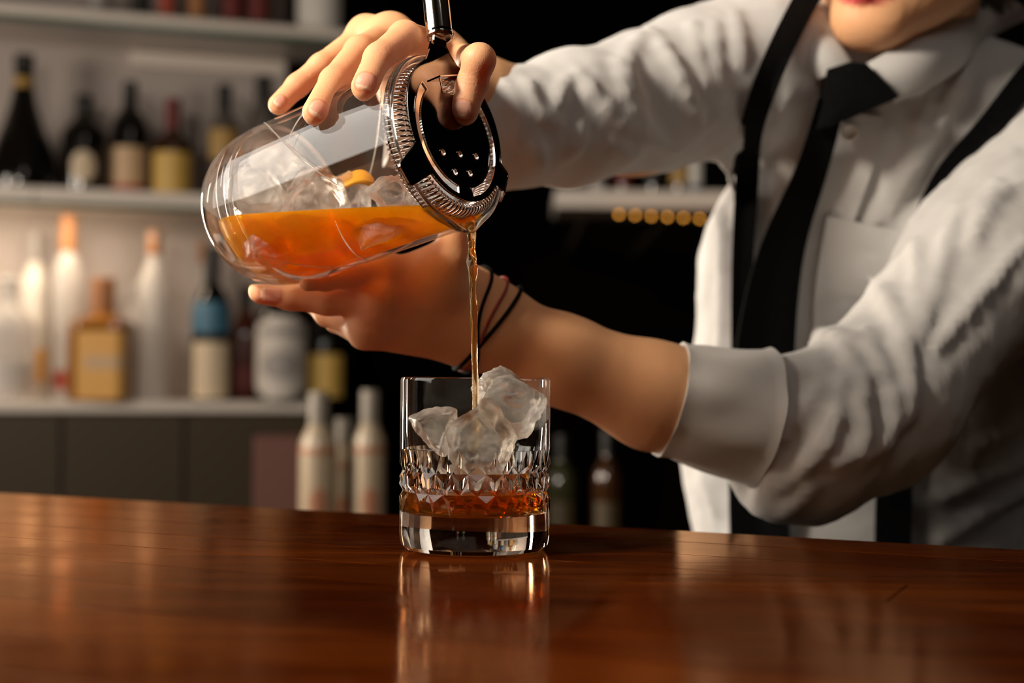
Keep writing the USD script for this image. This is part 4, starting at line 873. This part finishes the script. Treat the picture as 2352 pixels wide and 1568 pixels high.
# collar: a stand around the neck and two leaves
def leaf(inner, outer, d_in, d_out, th=.0022):
    a = spline(np.array([(*P(x, y, d),) for (x, y), d in zip(inner, d_in)]), 20); b = spline(np.array([(*P(x, y, d),) for (x, y), d in zip(outer, d_out)]), 20)
    rows = [a + (b - a) * s - FWD * (.006 * math.sin(math.pi * s)) for s in np.linspace(0, 1, 8)]
    A = np.array(rows); out = np.concatenate([A, (A - FWD * th)[::-1]], 0); mm, n = len(out), 20
    i, j = np.meshgrid(np.arange(mm), np.arange(n - 1), indexing='ij'); i2 = (i + 1) % mm
    q = np.stack([i * n + j, i2 * n + j, i2 * n + j + 1, i * n + j + 1], -1).reshape(-1, 4); f = [q[:, [0, 1, 2]], q[:, [0, 2, 3]]]
    for e in (0, n - 1):
        ix = np.arange(mm) * n + e; h = mm // 2
        for k in range(h - 1): f.append(np.array([[ix[k], ix[k + 1], ix[mm - 1 - k]], [ix[k + 1], ix[mm - 2 - k], ix[mm - 1 - k]]]) if e == 0 else np.array([[ix[k + 1], ix[k], ix[mm - 1 - k]], [ix[mm - 2 - k], ix[k + 1], ix[mm - 1 - k]]]))
    t = trimesh.Trimesh(out.reshape(-1, 3), np.vstack(f), process=False)
    if t.volume < 0: t.invert()
    return t
obj('collar', leaf([(1972, 156), (2060, 108), (2170, 52), (2300, -10)], [(2054, 236), (2140, 200), (2225, 140), (2370, 40)], [NK - .004, NK - .010, NK + .015, NK + .07], [NK + .002, NK + .000, NK + .03, NK + .09]), LOOKS['shirt_white'], shirt, 50)
obj('collar', leaf([(1962, 152), (1930, 105), (1898, 60), (1880, -60)], [(1872, 186), (1846, 135), (1834, 70), (1846, -60)], [NK - .006, NK - .004, NK + .008, NK + .035], [NK - .004, NK - .006, NK + .004, NK + .03]), LOOKS['shirt_white'], shirt, 50)
# buttons, placket seam, pocket
bq = trace(shirtf, 1944, 308, .5)[0]; bn = normal(shirtf, bq, .004)[0]; bz = unit(-FWD * .8 + bn * .4); bxx = unit(np.cross(UPV, bz))
bm = lathe([(0, .0006), (.0030, .0006), (.0042, .0016), (.0056, .0019), (.0062, .0014), (.0062, 0), (0, 0)], 32)
bm = totri(toman(bm) - m3.Manifold.cylinder(.01, .0007, .0007, 12).translate((.0014, .0014, -.002)) - m3.Manifold.cylinder(.01, .0007, .0007, 12).translate((-.0014, .0014, -.002)) - m3.Manifold.cylinder(.01, .0007, .0007, 12).translate((.0014, -.0014, -.002)) - m3.Manifold.cylinder(.01, .0007, .0007, 12).translate((-.0014, -.0014, -.002)))
bm.apply_transform(frame(bq - FWD * .009, bxx, np.cross(bz, bxx), bz)); obj('button', bm, pr('button_pearl', (.85, .80, .72), .2), shirt, 40)
obj('placket', ribbon([(1975, 262, 56), (1960, 330, 58), (1925, 430, 60), (1880, 560, 62), (1850, 700, 64), (1830, 800, 64)], .0012, lift=.0030), LOOKS['shirt_white'], shirt, 40)
obj('pocket', ribbon([(1990, 515, 92), (1985, 540, 92), (1970, 640, 94), (1960, 760, 92)], .0014, lift=.0030), LOOKS['shirt_white'], shirt, 40)
# wrist cords
AXW = unit(joints(ARM2)[0][2] - joints(ARM2)[0][0])
def cord(c, tilt, rad, wob=0.0, gap=.0012):
    """A loop that lies on the skin of the wrist."""
    a = unit(UPV - AXW * (UPV @ AXW)); b = np.cross(AXW, a); t = np.linspace(0, 2 * np.pi, 90); c = np.asarray(c, float)
    sh = (tilt * np.cos(t) + wob * np.sin(3 * t)) * .027; o = c + sh[:, None] * AXW; u = np.cos(t)[:, None] * a + np.sin(t)[:, None] * b; r = np.full(90, .012)
    for _ in range(60): r = np.where(hand2((o + u * r[:, None]).astype(np.float32)) < 0, r + .0005, r)
    r = np.convolve(np.r_[r[-5:], r, r[:5]], np.ones(11) / 11, 'valid'); r[-1] = r[0]
    return tube(o + u * (r + gap)[:, None], rad, 8, False)
wc = P(1122, 748, .849)
br = obj('bracelet', cord(wc, .30, .0013), LOOKS['black_cloth'], person, True, 'thin black cord around the wrist')
obj('strand', cord(wc - AXW * .009, -.28, .0011, .10), LOOKS['black_cloth'], br, True)
s = trimesh.creation.icosphere(2, .0022); s.apply_translation(P(1050, 836, .843)); obj('bead', s, LOOKS['steel'], br, True)
obj('strand', cord(wc - AXW * .004, .02, .0009, .06), pr('cord_red', (.22, .02, .012), .6), br, True, 'dark red cord')
